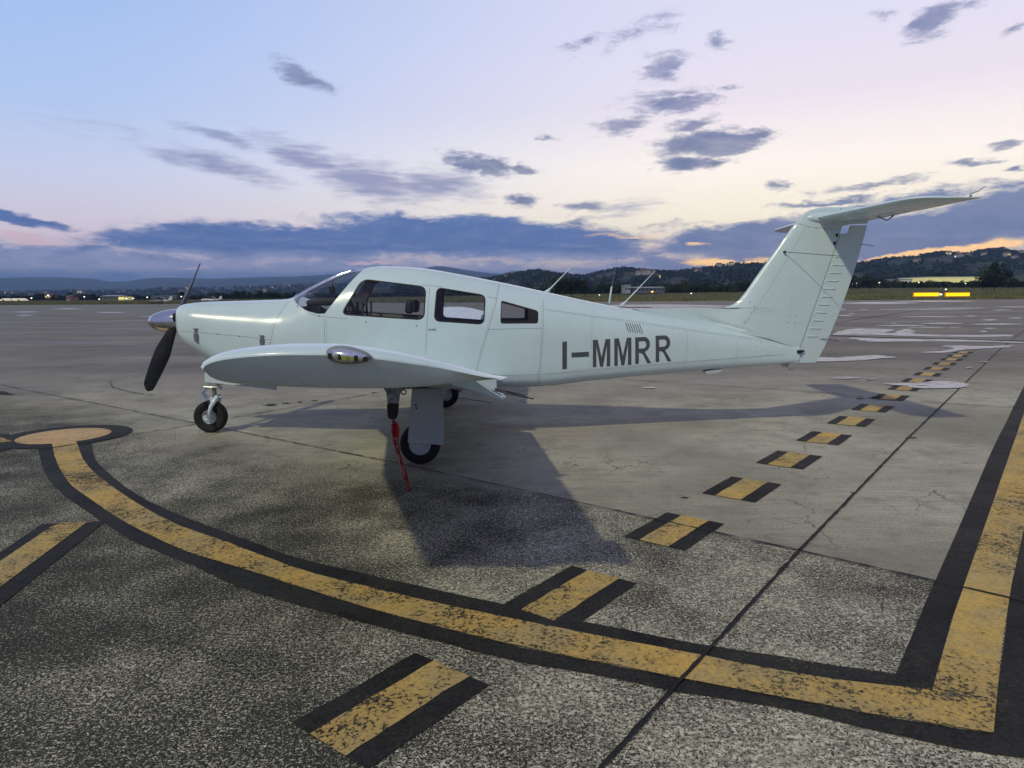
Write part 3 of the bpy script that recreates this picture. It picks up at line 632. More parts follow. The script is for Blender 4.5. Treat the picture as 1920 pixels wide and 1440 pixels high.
def Rout():
    o = [(0,0),(.56,0)]
    for k in range(1, 12): a = math.pi/2-math.pi*k/12; o.append((.58+.36*math.cos(a)*1.0, .275-.275*math.sin(a)))
    o += [(.60,.565),(.70,.66),(1.02,1),(.76,1),(.50,.66),(.36,.595),(.225,.595),(.225,1),(0,1)]; return o
def Rin():
    o = [(.225,.155),(.54,.155)]
    for k in range(1, 8): a = math.pi/2-math.pi*k/8; o.append((.55+.155*math.cos(a), .29-.135*math.sin(a)))
    o += [(.54,.43),(.225,.43)]; return o
polys = [(gl_([(0,0),(1,0),(1,1),(0,1)], sl(1052.7,1061.3,640,691,-1)), []), (gl_([(0,0),(1,0),(1,1),(0,1)], sl(1070,1103,660,669,-1.2)), []),
         (gl_(Mshape, sl(1110.5,1143.7,637,688,-1.7)), []), (gl_(Mshape, sl(1151.5,1184.5,634.8,686,-1.7)), []),
         (gl_(Rout(), sl(1192,1222.5,633,683,-1.4)), [gl_(Rin(), sl(1192,1222.5,633,683,-1.4))]), (gl_(Rout(), sl(1232,1262.5,630.3,680,-1.2)), [gl_(Rin(), sl(1232,1262.5,630.3,680,-1.2))])]
poly_skin('registration_letters', polys, -.38, greyl)
vents = []
for i in range(7):
    x = 1172.6+i*4.55; y = 605.5+i*.55; vents.append(([(x,y),(x+1.3,y),(x+6.2,y+17),(x+4.9,y+17)], []))
poly_skin('air_vent', vents, -.33, black, .002)
def disc_skin(mb, pts, yl): pass
# latches
for (px, y0, y1) in ((367, 616.5, 641), (493.7, 629, 647)):
    b = MB(); x, z = L(px, (y0+y1)/2, -.47); hh = (y1-y0)/165/2*.97; yy = side(x, z)
    b.box((x, -yy-.006, z+hh*.55), (.024, .012, hh*.9)); b.box((x, -yy-.008, z+hh*.95), (.045, .012, .014)); b.box((x, -yy-.008, z-hh*.1), (.046, .014, .05)); b.box((x, -yy-.009, z-hh*.6), (.034, .014, hh*.7))
    b.build('cowl_latch', steel, fus)
b = MB(); x, z = L(811, 616, A); b.tube([(x-.04, -side(x, z)-.006, z), (x+.04, -side(x, z)-.006, z)], .006, 8); b.build('door_handle', paintg, fus, True)
# chin fairing / nose gear bay
b = MB()
x0, z0 = L(385.5, 698, -.26); xa, za = L(383.5, 716, -.26); xb, zb_ = L(437, 722, -.26)
b.prism([(x0, z0+.1), (xa, za), (xb, zb_), (xb+.25, zb_+.02), (xb+.25, z0+.1)], -.26, .26)
b.build('chin_fairing', paint, plane)
b = MB(); q = Ls([(437,700),(519,716),(519,731),(437,722)], -.22); b.prism(q, -.225, -.215); b.build('nose_gear_door', paintg, plane)
b = MB(); q = Ls([(437,700),(519,716),(519,731),(437,722)], -.22); b.prism(q, .215, .225); b.build('nose_gear_door', paintg, plane)
# ---- propeller
pc = L(326, 600, 0); PX = XN-.10; pc = (pc[0], pc[1]-.02)
sx0 = L(278, 600, 0); sx1 = XN+.004; Ln = sx1-sx0[0]; RS_ = .150
spin = MB(); spin.lathe([(Ln*(1-math.cos(t*math.pi/2/14))*1.0, RS_*math.sin(t*math.pi/2/14)**.92) for t in range(15)]+[(Ln+.004, RS_*.97), (Ln+.004, 0)], (sx0[0], 0, pc[1]), (1, 0, 0), 40)
spin.build('spinner', silver, plane, True, 40)
prop = MB(); prop.lathe([(-.04, 0), (-.04, .07), (.05, .07), (.05, 0)], (PX, 0, pc[1]), (1, 0, 0), 20); prop = prop.build('propeller', steel, plane, True, 40)
ang = R_(48); 
for sgn in (1, -1):
    rd = Vector((0, math.sin(ang), math.cos(ang)))*sgn; tg = Vector((1, 0, 0)).cross(rd); V = []; Fc = []; NS = 22; NC = 14
    for i in range(NS+1):
        s_ = i/NS; r = .10+.93*s_; ch = (.075+.075*min(1, s_/.4)) if s_ < .5 else .15-.045*((s_-.5)/.5)**1.6
        if s_ > .93: ch *= math.sqrt(max(.02, 1-((s_-.93)/.075)**2))
        th = .045*(1-s_)**1.3+.014; beta = R_(56-28*s_**.8); ch *= 1.12
        cd = tg*math.cos(beta)+Vector((1, 0, 0))*math.sin(beta); nd = cd.cross(rd).normalized(); o = Vector((PX+.01, 0, pc[1]))+rd*r
        for k in range(NC): a = 2*math.pi*k/NC; V.append(o+cd*ch/2*math.cos(a)+nd*th/2*math.sin(a))
    for i in range(NS):
        for k in range(NC): Fc.append((i*NC+k, i*NC+(k+1) % NC, (i+1)*NC+(k+1) % NC, (i+1)*NC+k))
    Fc += [tuple(range(NC)), tuple(range(NS*NC, NS*NC+NC))]
    mesh_obj('propeller_blade', V, Fc, blackm, prop, True, 50)
# ---- wings
TIPY = 5.2
top = Ls([(387,690),(391,676),(409,664),(440,655),(500,647),(560,643.5),(620,643.5),(680,648.5),(740,658),(800,672),(860,687),(910,700),(951,707)], -TIPY)
bot = Ls([(387,690),(389,699),(399,709),(430,717.5),(520,724),(600,727),(700,728),(760,726),(850,718),(900,713),(951,708.5)], -TIPY)
xl, xr = top[0][0], top[-1][0]; chT = xr-xl
def af(pts):
    t = [0]
    for a, b_ in zip(pts[:-1], pts[1:]): t.append(t[-1]+math.hypot(b_[0]-a[0], b_[1]-a[1]))
    fx = pchip(t, [p[0] for p in pts]); fz = pchip(t, [p[1] for p in pts]); n = 26
    return [(fx(t[-1]*(i/n)**1.35), fz(t[-1]*(i/n)**1.35)) for i in range(n+1)]
zl = top[0][1]; zt_ = top[-1][1]
AT_ = [((x-xl)/chT, (z-zl-(zt_-zl)*(x-xl)/chT)/chT) for x, z in af(top)]
AB_ = [((x-xl)/chT, (z-zl-(zt_-zl)*(x-xl)/chT)/chT) for x, z in af(bot)]
AFO = AT_[::-1]+AB_[1:]                                 # TE -> over the top -> LE -> bottom -> TE
twist = (zt_-zl)/chT
def wing_par(y):                                         # LE x, chord, z of LE
    y = abs(y); le = lerp_tab(y, [(0,-1.22),(.62,-1.12),(1.1,-.98),(2.9,-.90),(TIPY, xl)]); te = lerp_tab(y, [(0,xr+.02),(TIPY, xr)])
    return le, te-le, zl+math.tan(R_(6.6))*(y-TIPY)
def wsec(y, cutx=None):
    le, ch, z0 = wing_par(y); o = []
    for u, v in AFO: o.append((le+u*ch, z0+(v+twist*u)*ch*.98))
    return o
def clipx(sec, xm):                                      # keep the part ahead of xm
    return [(min(x, xm), z if x <= xm else None) for x, z in sec]
NA = len(AFO)
def make_wing(sgn):
    ys_ = [.35, .5, .75, 1.1, 1.6, 2.2, 2.9, 3.3, 3.8, 4.3, 4.7, 5.0, TIPY]
    V = []; Fc = []
    for y in ys_:
        le, ch, z0 = wing_par(y); cut = .80 if y < 4.85 else 1
        for u, v in AFO:
            V.append((le+u*ch, sgn*y, z0+(v+twist*u)*ch))
    n = len(ys_)
    le, ch, z0 = wing_par(TIPY); secs = []
    K = 12
    for k in range(1, K+1):
        a = math.pi/2*k/K; sc = max(math.cos(a), 0.0)**.8
        o = []
        for i, (u, v) in enumerate(AFO):
            vt_ = float(np.interp(u, [p[0] for p in AT_], [p[1] for p in AT_])); vb = float(np.interp(u, [p[0] for p in AB_], [p[1] for p in AB_]))
            hf = (v-vb)/(vt_-vb) if vt_-vb > .004 else .5; hf = min(1, max(0, (hf-.35)/.65)); hf = hf*hf*(3-2*hf)
            off = .15*(math.sin(a)*hf+(1-sc)**.72*(1-hf)); vr = vb+(vt_-vb)*.80; uu = .5+(u-.5)*(1-.045*(1-sc)); vv = vr+(v-vr)*sc
            o.append((le+uu*ch, sgn*(TIPY+off*(.35+.65*math.sin(math.pi*min(1, u*1.15+.12))**.6 if u < .9 else .35+.65*.2)), z0+(vv+twist*uu)*ch))
        V += o
    n += K
    for i in range(n-1):
        for k in range(NA-1): Fc.append((i*NA+k, i*NA+k+1, (i+1)*NA+k+1, (i+1)*NA+k))
        Fc.append((i*NA+NA-1, i*NA, (i+1)*NA, (i+1)*NA+NA-1))
    Fc.append(tuple(range(NA)))
    wg = mesh_obj('wing', V, Fc, paint)
    bm = bmesh.new(); bm.from_mesh(wg.data); bmesh.ops.remove_doubles(bm, verts=bm.verts, dist=1e-5); bm.to_mesh(wg.data); bm.free(); fin(wg, False)
    # cut out flap and aileron bays and the wheel well
    for (ya, yb) in ((.70, 2.98), (3.0, 4.82)):
        b = MB(); la, ca, _ = wing_par(ya); lb, cb_, _ = wing_par(yb); u = .79
        V2 = []
        for (l_, c_, yy) in ((la, ca, ya), (lb, cb_, yb)):
            for (dx, dz) in ((l_+c_*u, 0), (l_+c_*1.1, 0), (l_+c_*1.1, 2.5), (l_+c_*u, 2.5)): V2.append((dx, sgn*yy, dz))
        b.add(V2, [(0,1,2,3),(4,5,6,7),(0,1,5,4),(1,2,6,5),(2,3,7,6),(3,0,4,7)]); boolop(wg, b.build('cut', None))
    fin(wg, True, 30); wg.parent = plane; return wg
wingL = make_wing(-1); wingR = make_wing(1)
def control(name, ya, yb, sgn, ang_, wg, dz=0, dx=0):
    V = []; Fc = []; u0_ = .80; idx = None
    ut = [(u, v) for u, v in AT_ if u >= u0_]; ub = [(u, v) for u, v in AB_ if u >= u0_]
    vt0 = float(np.interp(u0_, [p[0] for p in AT_], [p[1] for p in AT_])); vb0 = float(np.interp(u0_, [p[0] for p in AB_], [p[1] for p in AB_]))
    nose = [(u0_+.006-.018*math.sin(math.pi*k/6), vb0+(vt0-vb0)*(k/6)) for k in range(7)]
    prof = ut[::-1]+nose[::-1]+ub
    for y in (ya, yb):
        le, ch, z0 = wing_par(y); hx = le+u0_*ch; hz = z0+(vb0+twist*u0_)*ch
        for u, v in prof:
            x = le+u*ch-hx; z = z0+(v+twist*u)*ch-hz; ca, sa = math.cos(ang_), math.sin(ang_)
            V.append((hx+x*ca+z*sa+dx, sgn*y, hz-x*sa+z*ca+dz))
    n = len(prof)
    for k in range(n): Fc.append((k, (k+1) % n, n+(k+1) % n, n+k))
    Fc += [tuple(range(n)), tuple(range(n, 2*n))]
    return mesh_obj(name, V, Fc, paint, wg, True, 30)
for sgn, wg in ((-1, wingL), (1, wingR)):
    control('flap', .72, 2.96, sgn, R_(20), wg, -.02, .03); control('aileron', 3.02, 4.80, sgn, R_(22), wg, -.004)
def wick(mb, p, d, r=.0035): mb.tube([p, Vector(p)+Vector(d)*.5, Vector(p)+Vector(d)], [r, r*.9, r*.6], 6)
for sgn, wg in ((-1, wingL), (1, wingR)):
    for yy in (3.4, 4.4):
        mb = MB(); le, ch, z0 = wing_par(yy); wick(mb, (le+ch*.96, sgn*yy, z0+twist*ch-.065), (.21, 0, -.05), .005); mb.build('static_wick', black, wg, True)
# flap hinge brackets under the wing
for sgn, wg in ((-1, wingL), (1, wingR)):
    for yy in (1.9, 3.0):
        le, ch, z0 = wing_par(yy); zz = z0+twist*ch*.8-.02; b = MB(); b.prism([(le+ch*.6, zz+.0), (le+ch*.97, zz+.05), (le+ch*.97, zz-.07), (le+ch*.88, zz-.075), (le+ch*.66, zz-.045)], sgn*yy-.012, sgn*yy+.012); b.build('flap_bracket', paintg, wg)
# navigation light let into the wing tip
cx_, cz_ = L(653.5, 666.5, -TIPY-.10)
hit = wingL.ray_cast(Vector((cx_, -6.5, cz_)), Vector((0, 1, 0)))
ysf = hit[1].y if hit[0] else -TIPY-.09
cx_, cz_ = L(653.5, 666.5, ysf)
def ell(mb, ax, ay, az_, cy, tilt):
    V = []; Fc = []; m_ = 12; n = 28
    for i in range(m_+1):
        ph = math.pi*i/m_
        for k in range(n):
            a = 2*math.pi*k/n; x = ax*math.sin(ph)*math.cos(a); z = az_*math.sin(ph)*math.sin(a)*(1-.22*(x/ax)); y = ay*math.cos(ph)
            V.append((cx_+x*math.cos(tilt)+z*math.sin(tilt), cy+y, cz_-x*math.sin(tilt)+z*math.cos(tilt)))
    for i in range(m_):
        for k in range(n): Fc.append((i*n+k, i*n+(k+1) % n, (i+1)*n+(k+1) % n, (i+1)*n+k))
    mb.add(V, Fc)
b = MB(); ell(b, .092, .035, .036, ysf+.006, R_(6)); rim_ = b.build('navigation_light', mat('light_recess_grey', (.22,.26,.27), .3, noise=(10,.1)), plane, True)
b = MB(); ell(b, .085, .045, .030, ysf+.006, R_(6)); b.build('reflector', mat('lens_chrome', (.80,.82,.86), .16, .9, noise=(60,.25)), rim_, True)
gl2 = mat('green_lamp_glass', (.25,.30,.04), .2)
for dx_, cm, wd_, hh in ((-.066, black, .016, .022), (-.028, black, .008, .022), (-.008, gl2, .02, .014), (.02, gl2, .014, .014), (.036, black, .014, .024), (.068, black, .018, .018)):
    ty_ = .045*math.sqrt(max(.05, 1-(dx_/.085)**2)); b = MB(); b.box((cx_+dx_, ysf+.006-ty_+.002, cz_-.006-dx_*.1), (wd_, .01, hh)); b.build('lamp', cm, rim_)
# pitot mast, tie-down ring
PY = -3.62
q = Ls([(718,724),(725,736),(727.5,758),(747.5,758),(750,736),(757,724)], PY); mb = MB(); mb.prism(q, PY-.016, PY+.016); pm = mb.build('pitot_mast', mast_grey, plane)
mb = MB(); c = L(757, 735, PY); mb.tube([(c[0]+.016*math.cos(a), PY, c[1]+.016*math.sin(a)) for a in np.linspace(0, 2*math.pi, 15)], .005, 6, False); mb.build('tie_down_ring', steel, plane, True)
# wing-to-body strake
# ---- main gear
def wheel(name, c, R__, w_, parent, rr, outer):
    mb = MB(); pr = []
    for k in range(17):
        a = math.pi*k/16; pr.append((-w_/2*math.copysign(abs(math.cos(a))**.55, math.cos(a)), R__-.052+.052*math.sin(a)**.6))
    pr = [(-w_/2*.7, rr)]+pr+[(w_/2*.7, rr)]
    mb.lathe(pr, c, (0, 1, 0), 48)
    z0 = c[2]-R__
    V = [(x, y, max(z, z0+.009)) for x, y, z in mb.V]; ty = mesh_obj('tyre', V, mb.F, rubber, parent, True, 40)
    mb = MB(); s_ = outer
    mb.lathe([(s_*w_*.36, 0), (s_*w_*.40, .022), (s_*w_*.34, .030), (s_*w_*.26, rr*.55), (s_*w_*.28, rr*.8), (s_*w_*.37, rr*.88), (s_*w_*.39, rr*1.0), (s_*w_*.33, rr*1.04), (-s_*w_*.36, rr*1.03), (-s_*w_*.30, rr*.9), (-s_*w_*.05, rr*.8), (-s_*w_*.05, 0)], c, (0, 1, 0), 36)
    mesh_obj('wheel_hub', mb.V, mb.F, rim, parent, True, 35); return ty
for sgn in (-1, 1):
    yw = 1.67*sgn; cx0, cz0 = L(788.5, 831, -1.67)
    mg = MB(); mg.tube([(cx0+.06, yw-sgn*.13, .95), (cx0+.03, yw-sgn*.13, .52)], .042, 16); mg.tube([(cx0+.03, yw-sgn*.13, .56), (cx0+.0, yw-sgn*.13, cz0)], .03, 16); mg.tube([(cx0, yw-sgn*.14, cz0), (cx0, yw, cz0)], .02, 12)
    mg.tube([(cx0+.09, yw-sgn*.13, .52), (cx0+.13, yw-sgn*.13, .40), (cx0+.03, yw-sgn*.13, .26)], .012, 8)
    mg = mg.build('main_landing_gear', paintg, plane, True, 40)
    wheel('w', (cx0, yw, .19), .19, .155, mg, .10, sgn)
    mb = MB(); mb.lathe([(sgn*.062, .0), (sgn*.065, .085), (sgn*.058, .096)], (cx0-.0, yw, .186), (0, 1, 0), 32); mb.build('brake_disc', paintg, mg, True, 40)
    if sgn < 0: q = Ls([(773,724),(830,718),(832.5,834.5),(764.5,829.5)], -1.77)
    b = MB(); b.prism(q, sgn*1.77-.006, sgn*1.77+.006)
    dr = b.build('gear_door', paintg, mg)
    b = MB()
    for (px, py) in ((779.5,759.5),(781,765.5)):
        x, z = L(px, py, -1.78); b.lathe([(0, .009), (sgn*.003, .006), (sgn*.003, 0)], (x, sgn*1.777, z), (0, 1, 0), 10)
    b.build('bolt', black, mg)
    q2 = Ls([(760,714),(828,713),(828,719.5),(760,721.5)], -1.79); 
    le, ch, z0 = wing_par(1.8); b = MB(); b.box(((q2[0][0]+q2[1][0])/2, sgn*1.7, z0+(-.062+twist*.5)*ch), (.42, .24, .012)); b.build('wheel_well', black, wingL if sgn < 0 else wingR)
    mb = MB(); mb.tube([(cx0+.2, yw-sgn*.1, .80), (cx0+.30, yw-sgn*.1, .66), (cx0+.36, yw-sgn*.1, .60), (cx0+.68, yw-sgn*.1, .55)], .003, 6)
    if sgn < 0: mb.build('wire_antenna', black, plane, True)
# ---- nose gear
nx, nz = L(396, 787, 0); nz = .187
ng = MB(); sxx = L(402.5, 740, 0)[0]; zt1 = L(402, 716, 0)[1]; zt2 = L(402, 747, 0)[1]
ng.tube([(sxx, 0, zt1+.12), (sxx, 0, zt1-.02)], .042, 16); ng.tube([(sxx, 0, zt1), (sxx, 0, zt2-.02)], .024, 16)
ng = ng.build('nose_landing_gear', steel, plane, True, 40)
mb = MB(); zc_ = zt1-.055; mb.tube([(sxx-.105, -.04, zc_+.004), (sxx+.0, -.045, zc_-.004)], .011, 8); mb.tube([(sxx, -.045, zc_), (sxx+.105, -.04, zc_-.008)], .008, 8); mb.tube([(sxx+.1, -.06, zc_+.012), (sxx+.1, -.06, zc_-.03)], .009, 8); mb.box((sxx, 0, zc_+.03), (.12, .09, .05)); mb.tube([(sxx-.02, .05, zc_+.05), (sxx+.1, .05, zc_+.02)], .008, 8)
mb.build('steering_link', rim, ng, True, 40)
mb = MB(); mb.tube([(sxx-.08, -.02, zc_-.005), (sxx-.135, -.02, zc_-.075)], .012, 8); mb.tube([(sxx-.135, -.02, zc_-.075), (sxx-.065, -.02, zt2-.015)], [.011, .02], 8); mb.tube([(sxx-.08, .03, zc_-.005), (sxx-.135, .03, zc_-.075), (sxx-.065, .03, zt2-.015)], .010, 8); mb.tube([(sxx-.137, -.04, zc_-.076), (sxx-.137, .05, zc_-.076)], .010, 8)
mb.build('torque_link', paint, ng, True, 40)
for sgn in (-1, 1):
    pts = Ls([(404,745),(401,752),(396,762),(392.5,773),(392.5,788)], -.09); rs = [.028, .027, .024, .020, .018]; fk = MB()
    P3 = [(x, sgn*(.03+.065*min(1, i/2)), z) for i, (x, z) in enumerate(pts)]
    fk.tube(P3, rs, 12); fk.lathe([(sgn*.0, .034), (sgn*.016, .034), (sgn*.018, .012), (sgn*.012, .0)], (nx-.012, sgn*.093, nz), (0, 1, 0), 20)
    fk.build('fork', paint, ng, True, 45)
fk = MB(); fk.box((sxx, 0, zt2-.01), (.07, .12, .05)); fk.build('fork_crown', paint, ng)
wheel('w', (nx, 0, nz), .187, .13, ng, .082, -1)
# ---- fin, rudder, stabiliser
LEp = [(1180,572),(1186,578.9),(1215,578.7),(1300,578.4),(1342,578),(1360,576.3),(1374,571),(1385,563),(1396,550),(1420,515.5),(1460,461),(1488,421.5),(1496,411),(1506,401),(1518,394),(1532,390.2),(1545,388.7)]
lep = Ls(LEp, 0)
ztop = L(1545, 388.5, 0)[1]
lez = pchip([z for x, z in lep[1:]] if all(a[1] < b_[1] for a, b_ in zip(lep[1:-1], lep[2:])) else sorted(set(z for x, z in lep[1:])), [x for x, z in lep[1:]][:len(lep[1:])]) if all(a[1] < b_[1] for a, b_ in zip(lep[1:-1], lep[2:])) else None
zs_ = [z for x, z in lep[1:]]; xs_ = [x for x, z in lep[1:]]
for i in range(1, len(zs_)): zs_[i] = max(zs_[i], zs_[i-1]+.0008)
lez = pchip(zs_, xs_)
hA = L(1500, 645, 0); hB = L(1577, 430, 0); tA = L(1530, 679, 0); tB = L(1631, 391, 0); hC = L(1485, 681, 0)
def hinge(z): return hA[0]+(hB[0]-hA[0])*(z-hA[1])/(hB[1]-hA[1]) if z > hA[1] else hC[0]+(hA[0]-hC[0])*(z-hC[1])/(hA[1]-hC[1])
tez_ = pchip([L(1530,679,0)[1], L(1546,650,0)[1], L(1625,425,0)[1], L(1632,391,0)[1]], [L(1530,679,0)[0], L(1546,650,0)[0], L(1625,425,0)[0], L(1632,391,0)[0]])
def foil(t):                                             # NACA-like half thickness of a unit chord
    return 5*(.2969*math.sqrt(max(t, 0))-.126*t-.3516*t*t+.2843*t**3-.1036*t**4)
zbase = L(1497, 643, 0)[1]; zmidcut = L(1575, 428, 0)[1]; zaft = L(1600, 421, 0)[1]
def fin_le(z):
    if z < zs_[0]:                                       # below the dorsal line: run inside the hull
        lo, hi = X1-3.5, X1
        for _ in range(30):
            md = (lo+hi)/2
            if ZT(md) > z: lo = md
            else: hi = md
        return max(lo-.12, xs_[0]-.0)
    return lez(z)
vA = L(1396, 550, 0); vB = L(1506, 401, 0)
def fin_half(x, z):
    le = fin_le(z); te = tez_(z); z_ = min(1, max(0, (z-zbase)/(ztop-zbase)))
    vle = max(vA[0]+(vB[0]-vA[0])*(z-vA[1])/(vB[1]-vA[1]), le if z > vB[1] else -9); ch = te-vle; t = (x-vle)/ch
    base_ = foil(t)*(.065+.055*(1-z_))*ch if t > 0 else 0
    gap = min(1, max(0, (vle-le)/.12)); dors = .017*gap*min(1, max(0, (x-le)/.2))**.5*max(0, 1-max(0, t)*2)
    return math.hypot(base_, dors)+.0006
def loft(zlist, xa, xb, n, mt, name, topcap=True):
    V = []; Fc = []
    for z in zlist:
        a, b_ = xa(z), xb(z)
        xs2 = [a+(b_-a)*(i/n)**1.5 for i in range(n+1)]
        row = [(x, -fin_half(x, z), z) for x in xs2]+[(x, fin_half(x, z), z) for x in xs2[::-1]]; V += row
    m_ = 2*n+2
    for i in range(len(zlist)-1):
        for k in range(m_): Fc.append((i*m_+k, i*m_+(k+1) % m_, (i+1)*m_+(k+1) % m_, (i+1)*m_+k))
    Fc += [tuple(range(m_)), tuple(range((len(zlist)-1)*m_, len(zlist)*m_))]
    return V, Fc
zl1 = sorted(set([zbase-.03+(zs_[0]-zbase+.03)*i/5 for i in range(6)]+zs_+[zs_[6]+(zmidcut-zs_[6])*i/10 for i in range(11)]))
zlo = [z for z in zl1 if z <= zmidcut+1e-6]; zup = [zmidcut]+[z for z in zl1 if z > zmidcut+.005]
zup = sorted(set(zup+[zaft, zaft+.01]+[zmidcut+(ztop-zmidcut)*i/8 for i in range(8)]))
V, Fc = loft(zlo, fin_le, lambda z: hinge(z)-.006, 22, paint, '')
tf = mesh_obj('tail_fin', V, Fc, paint, plane, True, 30)
V, Fc = loft(zup, fin_le, lambda z: hinge(z)-.006+(tez_(z)-hinge(z)+.006)*min(1, max(0, (z-zaft)/.01)), 22, paint, '')
tcap = mesh_obj('fin_cap', V, Fc, paint, plane, True, 30)
zr0 = L(1530, 679.5, 0)[1]; zr1 = L(1600, 422.5, 0)[1]; zrn = L(1590, 438, 0)[1]
V, Fc = loft([zr0+(zrn-zr0)*i/16 for i in range(17)]+[zrn+.003, zr1], lambda z: hinge(z)+.004+(.09 if z > zrn else 0), tez_, 10, paint, '')
# the rudder bottom follows the tail cone instead of running into it
rud = mesh_obj('rudder', V, Fc, paint, plane, True, 30)
for i, zz in enumerate(range(11)):
    py = 481.5+14.85*i; px0 = 1562.5-5.15*i; px1 = 1590.5-5.55*i; mb = MB()
    (xa, za), (xb, zb2) = L(px0, py+.0, -.03), L(px1, py+1.2, -.02)
    for sgn in (-1, 1):
        P3 = [(xa+(xb-xa)*k/6, sgn*(fin_half(xa+(xb-xa)*k/6, za)-.001), za+(zb2-za)*k/6) for k in range(7)]
        mb.tube(P3, [.001]+[.0085]*5+[.001], 8)
    mb.build('stiffening_rib', paint, rud, True)
mb = MB()
def finline(mb, pts, wd=.003, n=16, off=.001):
    q = Ls(pts, -.03); P = []
    for a, b_ in zip(q[:-1], q[1:]):
        for i in range(n): t = i/n; P.append((a[0]+(b_[0]-a[0])*t, a[1]+(b_[1]-a[1])*t))
    P.append(q[-1]); V = []; Fc = []
    for i, p in enumerate(P):
        a = Vector(P[max(i-1, 0)]); c = Vector(P[min(i+1, len(P)-1)]); t = (c-a).normalized(); nn_ = Vector((-t.y, t.x))*wd/2
        for s_ in (1, -1): x, z = p[0]+nn_.x*s_, p[1]+nn_.y*s_; V.append((x, -fin_half(x, z)-off, z))
    for i in range(len(P)-1): Fc.append((2*i, 2*i+1, 2*i+3, 2*i+2))
    mb.add(V, Fc)
finline(mb, [(1391,612),(1440,542),(1512,424)], .0018); mb.build('panel_seam', seam, tf); mb = MB(); finline(mb, [(1495,418),(1520,426),(1560,429),(1574,431)], .0025); mb.build('panel_seam', seam, tf)
mb = MB()
def findot(mb, px, py, r=.0055):
    x, z = L(px, py, -.04); n = 8; mb.add([(x+r*math.cos(2*math.pi*k/n), -fin_half(x, z)-.0015, z+r*math.sin(2*math.pi*k/n)) for k in range(n)], [tuple(range(n))])
for p in [(1395,561),(1405,566),(1413,574),(1406,586),(1394,603),(1478,592),(1491,592),(1477,604.5),(1489,605),(1502,420),(1516,426),(1531,428),(1546,430),(1560,431),(1578,391),(1577,397.5),(1341,594),(1341,601)]: mb = MB(); findot(mb, *p); mb.build('fastener', black, tf)
for p in [(1511,632),(1519,634),(1528,635.5),(1538,637.5),(1502,664)]: mb = MB(); findot(mb, *p, .004); mb.build('fastener', black, rud)
mb = MB(); x, z = L(1494.5, 658.5, 0); mb.box((x, -.05, z+.0), (.05, .05, .035)); mb.box((x+.035, -.045, z+.006), (.05, .03, .02)); mb.build('rudder_horn', black, rud)
for (px, py) in ((1569,441),(1565,456)):
    mb = MB(); x, z = L(px, py, -.03); mb.box((x, 0, z), (.022, .075, .035)); mb.build('rudder_hinge', black, rud)
# stabiliser
STZ = 0; c0 = L(1553, 424, 0); c1 = L(1676, 413.5, 0); SPAN = 1.66
tipL = L(1640, 391.5, -SPAN); tipT = L(1845, 370, -SPAN); zst = tipT[1]
xT = tipT[0]; chR = .80; chTp = .66
V = []; Fc = []; NSs = 15
prof = [(t, foil(t)) for t in [ (i/NSs)**1.7 for i in range(NSs+1)]]
full = [(t, h) for t, h in prof]+[(t, -h) for t, h in prof[::-1][1:-1]]
yl_ = [-SPAN, -SPAN+.012, -SPAN+.04, -SPAN+.09, -SPAN+.2, -1.2, -.8, -.4, -.1, .1, .4, .8, 1.2, SPAN-.2, SPAN-.09, SPAN-.04, SPAN-.012, SPAN]
for y in yl_:
    a = abs(y)/SPAN; ch = chR+(chTp-chR)*a; e = 1-max(0, (abs(y)-SPAN+.2)/.2); ee = math.sqrt(max(.0, 1-(1-e)**2)) if e < 1 else 1
    xte = xT-.0; xle = xte-ch+(1-ee)*.14; th = .10*(.12+.88*ee)
    for t, h in full: V.append((xle+(xte-xle)*t, y, zst-.0+h*th*ch))
m_ = len(full)
for i in range(len(yl_)-1):
    for k in range(m_): Fc.append((i*m_+k, i*m_+(k+1) % m_, (i+1)*m_+(k+1) % m_, (i+1)*m_+k))
Fc += [tuple(range(m_)), tuple(range((len(yl_)-1)*m_, len(yl_)*m_))]
stb = mesh_obj('stabilizer', V, Fc, paint, plane, True, 50)
mb = MB(); mb.lathe([(-.0, .0), (.02, .028), (.07, .05), (.16, .068), (.28, .07), (.42, .055), (.56, .02)], (xT-chR-.12, 0, zst), (1, 0, 0), 24); fr_ = mb.build('stabilizer_fairing', paint, plane, True)
for v in fr_.data.vertices: v.co.y *= .95
mb = MB(); mb.tube([(xT-.30, -.42, zst-.03), (xT-.19, -.42, zst-.075), (xT-.12, -.42, zst-.02)], .008, 8); mb.build('trim_tab_link', steel, stb, True)
mb = MB(); p = L(1815, 366, -1.45); mb.tube([(p[0]-.03, -1.5, zst+.015), (p[0]+.0, -1.5, zst+.04)], .008, 6); a_ = L(1818, 364, -1.5); b_ = L(1847, 350, -1.5); mb.tube([(a_[0], -1.5, a_[1]), ((a_[0]+b_[0])/2+.01, -1.5, (a_[1]+b_[1])/2-.006), (b_[0], -1.5, b_[1])], .0035, 6); mb.build('static_wick', black, stb, True)
mb = MB(); a_ = L(1604, 457, 0); b_ = L(1639, 461.5, 0); mb.tube([(a_[0], 0, a_[1]), ((a_[0]+b_[0])/2, 0, (a_[1]+b_[1])/2+.004), (b_[0], 0, b_[1]-.0)], .0035, 6); mb.build('static_wick', black, rud, True)
mb = MB(); a_ = L(1538, 635, 0); b_ = L(1570, 639, 0); mb.tube([(a_[0], -.02, a_[1]), ((a_[0]+b_[0])/2, -.02, (a_[1]+b_[1])/2+.006), (b_[0], -.02, b_[1])], .0035, 6); mb.build('static_wick', black, rud, True)
